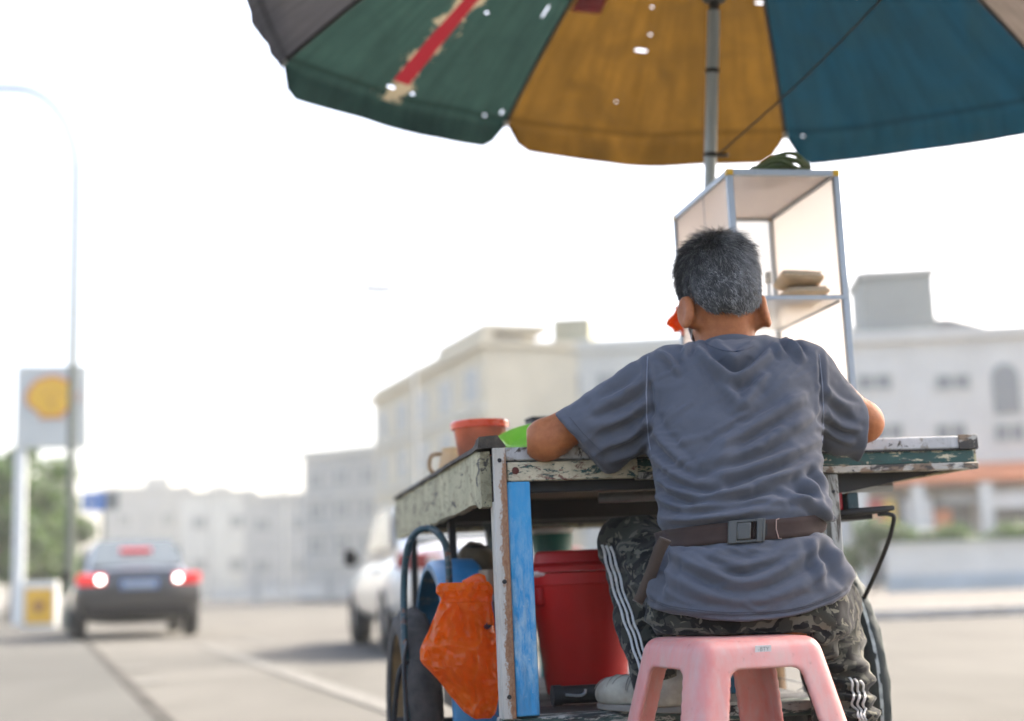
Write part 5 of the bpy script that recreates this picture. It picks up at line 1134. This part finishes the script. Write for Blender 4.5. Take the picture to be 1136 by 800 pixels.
seam(bvh_s, [(783, 381), (800, 388), (818, 390), (836, 384)], .0012, 'collar_seam', cloth('collar_seam', (.07, .075, .1), .1), shirt)

hx_ = np.array([722, 745, 790, 830, 880, 922, 940]); seam(bvh_s, [(x, hem_y(x) - 8.5) for x in hx_], .0008, 'hem_stitch', M_HEMS, shirt, .0006, 14); seam(bvh_s, [(x, hem_y(x) - 6.3) for x in hx_], .0008, 'hem_stitch', M_HEMS, shirt, .0006, 14)
seam(bvh_s, [(632, 463), (648, 482), (668, 502)], .0008, 'cuff_stitch', M_HEMS, shirt, .0006, 12)
# ribbed neckband
b = MB(); rows = []; nc_ = P(807, 381, 2.962)
for i in range(48):
    a = 2 * pi * i / 48; rx, ry = .074, .070; c_ = nc_ + np.array([rx * cos(a), ry * sin(a), -.055 * (sin(a) + 1) * .5 + .004 * cos(a) * 0])
    o_ = np.array([cos(a), sin(a), 0]); w2 = .0008 * sin(i * 2.6)
    rows.append([c_ + o_ * (.004 + w2) + np.array([0, 0, -.012]), c_ + o_ * (.0035 + w2) + np.array([0, 0, .0]), c_ + o_ * .001 + np.array([0, 0, .008]), c_ - o_ * .003 + np.array([0, 0, .0085]), c_ - o_ * .004 + np.array([0, 0, -.010])])
rows.append(rows[0]); b.grid(rows); pmesh(b, 'neckband', M_SHIRT, shirt, smooth=radians(70))
# --- trousers
def trousers_sdf(X):
    d = sd_ell(X, P(822, 676, 2.82), (.184, .130, .094))
    d = smin(d, sd_cone(X, HIPL, KL, .084, .070), .05); d = smin(d, sd_cone(X, HIPR + np.array([.02, 0, 0]), KR, .10, .07), .05)
    d = smin(d, chain(X, (KL, KL * .45 + AL * .55 + np.array([.0, 0, 0]), AL + np.array([0, 0, .015])), (.071, .066, .053), .02), .03)
    kr2 = P(926, 745, 3.02); d = smin(d, chain(X, (KR, kr2, P(938, 800, 2.985), AR), (.074, .062, .058, .056), .03), .03)
    d = smax(d, -(X[..., 2] - SCZ - .0015) - np.where((X[..., 1] < 2.87) & (np.abs(X[..., 0] - SC[0]) < .16), 0, 9), .004)
    nA = (AL - KL) / np.linalg.norm(AL - KL); d = np.maximum(d, np.where(np.linalg.norm(X - AL, axis=-1) < .16, (X - AL) @ nA - .004, -1))
    return np.maximum(d, AR[2] + .05 - X[..., 2])
V, F = nets(trousers_sdf, (.16, 2.62, .1), (.86, 3.30, .76), .0056); V = relax(V, F, 2, .4); px = proj(V); Nn = vnormals(V, F)
legr = np.clip((px[:, 0] - 868) / 30, 0, 1) * np.clip((px[:, 1] - 660) / 20, 0, 1)
dz = legr * .006 * (1 - 2 * np.abs(vnoise(np.stack([V[:, 0] * 12 + V[:, 2] * 10, V[:, 1] * 8, V[:, 2] * 26 + V[:, 0] * 12], 1)))) + .0035 * vnoise(V * 22) + .002 * vnoise(V * 48)
dz += folds(px, [([(945, 690), (925, 705), (900, 712)], .008, 5), ([(958, 710), (935, 722), (905, 726)], .008, 5), ([(965, 735), (940, 742), (905, 740)], .008, 5), ([(970, 752), (945, 760), (910, 755)], .010, 5), ([(975, 772), (955, 778), (925, 772)], .014, 5), ([(978, 790), (955, 796), (920, 790)], .014, 5), ([(668, 618), (690, 628), (720, 622)], .005, 5), ([(672, 600), (700, 612), (730, 606)], .005, 6), ([(675, 640), (700, 650), (722, 645)], .006, 5), ([(690, 680), (706, 690), (726, 684)], .005, 5), ([(700, 580), (715, 590), (728, 605)], .004, 5)])
V = V + Nn * dz[:, None]; V = relax(V, F, 1, .3)
m, nt, cb = newmat('camouflage_cloth'); co = coords(nt, 'Object', (1, 1, 1.25))
n1 = noise_tex(nt, co, 17, 2.2, .5, 1.2); n2 = noise_tex(nt, coords(nt, 'Object', (1.1, 1, 1.3)), 21, 2, .5, 1.6); n3 = noise_tex(nt, coords(nt, 'Object', (.9, 1.1, 1.5)), 26, 2, .5, 1.0)
col = mixc(nt, ramp(nt, n1, [(.47, 0), (.485, 1)]), (.006, .006, .0055, 1), (.04, .04, .03, 1)); col = mixc(nt, ramp(nt, n2, [(.55, 0), (.565, 1)]), col, (.13, .122, .09, 1)); col = mixc(nt, ramp(nt, n3, [(.57, 0), (.585, 1)]), col, (.004, .004, .004, 1))
g = noise_tex(nt, coords(nt), 900, 2); col = mixc(nt, ramp(nt, g, [(.3, 0), (.8, .3)]), col, (.03, .03, .027, 1))
nt.links.new(col, cb.inputs['Base Color']); cb.inputs['Roughness'].default_value = .9; cb.inputs['Sheen Weight'].default_value = .1; cb.inputs['Specular IOR Level'].default_value = .15; bump(nt, cb, g, .15, .001)
trs = part('trousers', V, F, m); bvh_t = BVHTree.FromPolygons(V.tolist(), F.tolist())
M_STRIPE = cloth('white_stripe', (.5, .49, .46), .15, 700)
def stripe(pts, wd, name='stripe', mat=M_STRIPE, bvh=bvh_t, parent=trs, lift=.0022, wob=0.0):
    c = catmull(pts, 8); rows = []
    for i, p in enumerate(c):
        t = c[min(i + 1, len(c) - 1)] - c[max(i - 1, 0)]; t = t / (np.linalg.norm(t) + 1e-9); n = np.array([-t[1], t[0]]); o_ = wob * sin(i * .7 + wd); r = [on_surface(bvh, *(p + n * (u * wd + o_)), lift) for u in (-.5, -.17, .17, .5)]
        if all(x is not None for x in r): rows.append(r)
    b = MB(); b.grid(rows); return pmesh(b, name, mat, parent, solid=.0012)
for off in (0, 5.2, 10.4):
    stripe([(669 + off * .9, 604 + off * .2), (674 + off, 625), (682 + off, 655), (692 + off, 685), (701 + off, 712), (709 + off, 738), (716 + off, 758)], 2.4, wob=.5)
for off in (0, 6, 12):
    stripe([(942 + off, 752 + off * .3), (946 + off, 766), (946 + off, 780), (952 + off * .6, 792), (953 + off * .5, 800)], 2.6, wob=1.2)

# --- belt strap with buckle across the lower back, its loose tail hanging at the left
M_WEB = cloth('brown_webbing', (.052, .032, .026), .18, 1300, .8, .1, 40); M_BUCK = simple('buckle_plastic', (.055, .055, .048), .35, var=.2)
def belt_c(x): return 590 - (x - 825) * .108 + 1.2 * sin(x * .03)
rows = []
for x in np.linspace(731, 917, 60):
    r = []
    for u in (-1, -.5, 0, .5, 1):
        p = on_surface(bvh_s, x, belt_c(x) + u * 11.2, .0)
        r.append(p)
    if any(p is None for p in r): continue
    r = np.array(r); r[:, 1] = r[:, 1].mean() * .75 + r[:, 1] * .25; rows.append(r)
rows = np.array(rows)
for _ in range(6): rows[1:-1, :, 1] = (rows[:-2, :, 1] + rows[2:, :, 1]) / 2 * .6 + rows[1:-1, :, 1] * .4
rows[:, :, 1] -= .007
fr_ = [r.copy() for r in rows]
# carry the strap round the front of the waist
def wrap(r, steps, sgn):
    cx, cz = r[2], None; out = []
    for a in np.linspace(.12, pi / 2, steps):
        out.append(r + np.array([sgn * (.004 if sgn < 0 else .02) * sin(a), .15 * (1 - cos(a)) + .03 * sin(a), 0]))
    return out
allr = list(reversed(wrap(fr_[0], 6, -1))) + fr_ + wrap(fr_[-1], 6, 1)
b = MB(); b.grid(allr); belt = pmesh(b, 'belt', M_WEB, solid=.003)
def bpt(x, u, lift):
    i = int(np.clip((x - 731) / 186 * (len(rows) - 1), 0, len(rows) - 1)); r = rows[i]; t = (u + 1) / 2; p = r[0] * (1 - t) + r[4] * t; return p + np.array([0, -lift, 0])
def buckle_box(x0, x1, u0, u1, l0, l1, name, mat, parent, bv=.0012):
    b = MB(); v = [bpt(x, u, l) for l in (l0, l1) for x, u in ((x0, u0), (x1, u0), (x1, u1), (x0, u1))]; b.add(v, [(0, 1, 2, 3), (7, 6, 5, 4), (0, 4, 5, 1), (1, 5, 6, 2), (2, 6, 7, 3), (3, 7, 4, 0)]); return pmesh(b, name, mat, parent, bevel=bv)
bk = buckle_box(807, 816, -1.12, 1.12, .002, .010, 'buckle', M_BUCK, person)
buckle_box(817, 835, -.85, .85, .002, .012, 'buckle_body', M_BUCK, bk, .003)
for x0, x1 in ((836, 839), (842, 846), (849, 852)): buckle_box(x0, x1, -1.15, 1.15, .002, .010, 'buckle_bar', M_BUCK, bk)
for u in (-1.0, 1.0): buckle_box(812, 852, u - .14, u + .14, .0025, .009, 'buckle_rail', M_BUCK, bk)
buckle_box(852.5, 853.2, -.6, .6, .001, .003, 'buckle_slot', M_DARK, bk, 0)
lb = [bpt(868, -1.0, .003), bpt(864, -.9, .003), bpt(866, .0, .003), bpt(867, .95, .003), bpt(872, 1.0, .003)]
b = MB(); b.tube(lb, .0011, 6); pmesh(b, 'strap_clip', simple('clip_copper', (.45, .3, .25), .4, metal=.5), belt)
# tail
tail = [(738, 598), (731, 612), (723, 634), (715, 654), (707, 668)]; tr_ = []
for i, (x, y) in enumerate(catmull(tail, 6)):
    Yd = 2.70 + .10 * (i / 24) ; n_ = 6.2 if i < 20 else 5.4; tr_.append([P(x - n_, y - 2.5, Yd + .003), P(x, y, Yd), P(x + n_, y + 2.5, Yd + .001)])
b = MB(); b.grid(tr_); pmesh(b, 'strap_tail', cloth('brown_webbing_pale', (.085, .06, .045), .2, 1300), belt, solid=.003)

# --- hair: a close shell plus thousands of short strands
m, nt, hb2 = newmat('greying_hair'); at = nt.nodes.new('ShaderNodeAttribute'); at.attribute_name = 'tone'
col = ramp(nt, at.outputs['Fac'], [(0, (.016, .015, .013, 1)), (.5, (.075, .071, .064, 1)), (1, (.46, .44, .41, 1))]); nt.links.new(col, hb2.inputs['Base Color']); hb2.inputs['Roughness'].default_value = .45; hb2.inputs['Specular IOR Level'].default_value = .22; M_HAIR = m
def hairline(q):
    """positive inside the hair area, in head coordinates"""
    x, y, z = q[..., 0], q[..., 1], q[..., 2]; lim = np.where(y < -.02, -.094 - .012 * np.exp(-(x / .04) ** 2) - .010 * np.exp(-((np.abs(x) - .045) / .014) ** 2) + 2.2 * np.clip(y + .055, 0, 1), np.interp(y, [-.02, .0, .03, .06, .09], [-.045, -.035, -.02, .035, .075])); return z - lim + .007 * vnoise(q * 55) + .004 * vnoise(q * 140)
def hair_sdf(X):
    q = (X - HC) @ HR / HS; d = sd_ell(q, (0, -.001, .013), (.080, .098, .103)); d = smin(d, sd_ell(q, (0, -.048, -.055), (.063, .042, .055)), .04); return smax(d, -hairline(q), .006) * HS
V, F = nets(hair_sdf, HC - .16, HC + .16, .0045); V = relax(V, F, 1); Nn = vnormals(V, F); V += Nn * (.0022 * vnoise(V * 70) + .001 * vnoise(V * 160))[:, None]
hair_o = part('hair', V, F, M_HAIR)
hv = V; sc_a = np.linalg.norm(np.cross(V[F[:, 1]] - V[F[:, 0]], V[F[:, 2]] - V[F[:, 0]]), axis=1); fc_ = V[F].mean(1); fn = np.cross(V[F[:, 2]] - V[F[:, 0]], V[F[:, 3]] - V[F[:, 1]]); fn /= np.linalg.norm(fn, axis=1)[:, None] + 1e-12
qf = (fc_ - HC) @ HR / HS; ok = (hairline(qf) > .001) & (np.einsum('ij,ij->i', fn, fc_ - HC) > .02); idx = np.where(ok)[0]
NS = 21000; pick = RNG.choice(idx, NS); SV, SF, TN = [], [], []
whorl = np.array([.012, -.045, .095])
for i in pick:
    p = fc_[i] + RNG.normal(size=3) * .0018; n = fn[i]; q = (p - HC) @ HR / HS; top = np.clip((q[2] + .03) / .11, 0, 1)
    L = (.009 + .026 * top ** 1.3) * RNG.uniform(.7, 1.35)
    d = q - whorl; rad_ = d / (np.linalg.norm(d) + 1e-6); sw = np.cross(np.array([0, -.4, 1.0]), rad_) * .55
    g = HR @ (rad_ * .9 + sw + np.array([0, 0, -.35 if top < .6 else 0])); g = g - n * (g @ n); g /= np.linalg.norm(g) + 1e-9
    cl = vnoise(p[None] * 55)[0]; cl2 = vnoise(p[None] * 38 + 9)[0]; side = np.cross(n, g)
    dirn = n * (.20 + .34 * top + .25 * cl2 * top) + g * .9 + side * (.55 * cl + RNG.normal() * .22) + RNG.normal(size=3) * .09
    dirn /= np.linalg.norm(dirn); w_ = .00030 * RNG.uniform(.8, 1.4); sd_ = np.cross(dirn, _F); sd_ /= np.linalg.norm(sd_) + 1e-9
    p1 = p + dirn * L * .5; p2 = p1 + (dirn * .9 + g * .35 - n * .12) * L * .5; k = len(SV)
    SV += [p - sd_ * w_ - n * .001, p + sd_ * w_ - n * .001, p1 + sd_ * w_ * .9, p1 - sd_ * w_ * .9, p2 + sd_ * w_ * .15, p2 - sd_ * w_ * .15]; SF += [(k, k + 1, k + 2, k + 3), (k + 3, k + 2, k + 4, k + 5)]
    gy = RNG.random(); tone = .42 + .2 * cl + .25 * gy + .22 * np.clip(q[0] * 14, -.3, 1) + (.25 if gy > .85 else 0); TN += [float(np.clip(tone, .05, 1))] * 6
so = part('strands', np.array(SV), np.array(SF), M_HAIR, hair_o)
a_ = so.data.attributes.new('tone', 'FLOAT', 'POINT'); a_.data.foreach_set('value', TN)
a_ = hair_o.data.attributes.new('tone', 'FLOAT', 'POINT'); a_.data.foreach_set('value', (.12 + .1 * vnoise(hv * 60)).tolist())

# --- face mask with ear loops, seen as a pale edge past the left cheek
M_MASK = cloth('mask_white', (.72, .72, .7), .05, 500)
rows = []
for v in np.linspace(-1, 1, 9):
    r = []
    for u in np.linspace(-1, 1, 15):
        a = u * 1.25; r.append(hd(.066 * sin(a) * (1 - .1 * v * v), .048 + .062 * cos(a) * (1 - .12 * max(0, -v)) + .008 * (1 - u * u), -.055 + .042 * v))
    rows.append(r)
b = MB(); b.grid(rows); mk = pmesh(b, 'face_mask', M_MASK, solid=.002)
for s in (-1, 1):
    b = MB(); b.tube(catmull([hd(s * .064, .065, -.03), hd(s * .078, .02, -.036), hd(s * .080, -.002, -.044), hd(s * .078, -.018, -.06), hd(s * .074, -.01, -.088), hd(s * .068, .02, -.092), hd(s * .062, .06, -.09)], 6), .0014, 6); pmesh(b, 'ear_loop', M_MASK, mk)

# --- shoes
M_SHOE = simple('shoe_cream', (.34, .31, .24), .8, var=.35, scale=20, grime=.5, gc=(.16, .13, .1, 1), bmp=.2); M_SOLE = simple('shoe_sole', (.2, .18, .15), .8)
shz = W(.3, .1, -.5446)[2]
def shoe(heel, toe, ank, laces=True):
    d_ = toe - heel; d_[2] = 0; L = np.linalg.norm(d_); d_ /= L; lat = np.array([-d_[1], d_[0], 0])
    Rm = np.stack([d_, lat, np.array([0, 0, 1.0])], 1); base = heel.copy(); mid = base + d_ * L * .5
    def f(X):
        d = sd_ell(X, base + d_ * L * .72 + np.array([0, 0, .032]), (L * .30, .047, .040), Rm); d = smin(d, sd_ell(X, base + d_ * L * .25 + np.array([0, 0, .045]), (L * .27, .040, .055), Rm), .04)
        d = smin(d, sd_cone(X, base + d_ * L * .25 + np.array([0, 0, .05]), ank, .042, .040), .03); return np.maximum(d, base[2] + .014 - X[..., 2])
    lo = np.minimum(heel, toe) - .1; hi = np.maximum(np.maximum(heel, toe), ank) + .09; V, F = nets(f, lo, hi, .0048); V = relax(V, F, 1); sh_ = part('shoe', V, F, M_SHOE)
    b = MB(); pl = [base + d_ * (L * .5 + L * .52 * cos(a)) + lat * .046 * sin(a) * (1 - .12 * (cos(a) < 0)) for a in np.linspace(0, 2 * pi, 40, endpoint=False)]
    v = [tuple(p[:2]) + (base[2] + .0005,) for p in pl] + [tuple(p[:2]) + (base[2] + .0145,) for p in pl]; b.add(v, [tuple(range(39, -1, -1)), tuple(range(40, 80))] + [(i, (i + 1) % 40, (i + 1) % 40 + 40, i + 40) for i in range(40)]); pmesh(b, 'sole', M_SOLE, sh_, bevel=.003)
    bv = BVHTree.FromPolygons(V.tolist(), F.tolist())
    for k in range(6):
        c0 = base + d_ * L * (.42 + .09 * k) ; pts = []
        for a in np.linspace(-1.25, 1.25, 15):
            o_ = c0 + lat * .09 * sin(a) + np.array([0, 0, .03 + .09 * cos(a)]); h = bv.find_nearest(Vector(o_ * .25 + (c0 + np.array([0, 0, .03])) * .75 + (o_ - c0) * .0))
            if h[0] is not None: pts.append(np.array(h[0]) + np.array(h[1]) * .0006 + d_ * .012 * (a if k % 2 else -a) * .5)
        b = MB(); b.tube(pts, .0011, 5); pmesh(b, 'stitching', M_SOLE, sh_)
ta = AL + np.array([0, .0, .0]); hl = np.array([ta[0] + .05, ta[1] - .03, shz]); shoe(hl, np.array([ta[0] - .115, ta[1] + .13, shz]), AL)

# ------------------------------------------------------------------ haze
b = MB(); b.box((-260, -30, -1), (260, 330, 26)); hz = b.build('haze', bpy.data.materials.new('haze_air'), smooth=None); tag(hz, kind='stuff')
hm = hz.data.materials[0]; hm.use_nodes = True; hn = hm.node_tree
for n_ in list(hn.nodes):
    if n_.type == 'BSDF_PRINCIPLED': hn.nodes.remove(n_)
pv = hn.nodes.new('ShaderNodeVolumePrincipled'); pv.inputs['Density'].default_value = HAZE_DENSITY; pv.inputs['Color'].default_value = (.98, .97, .9, 1); pv.inputs['Anisotropy'].default_value = .1
hn.links.new(pv.outputs[0], hn.nodes['Material Output'].inputs['Volume'])
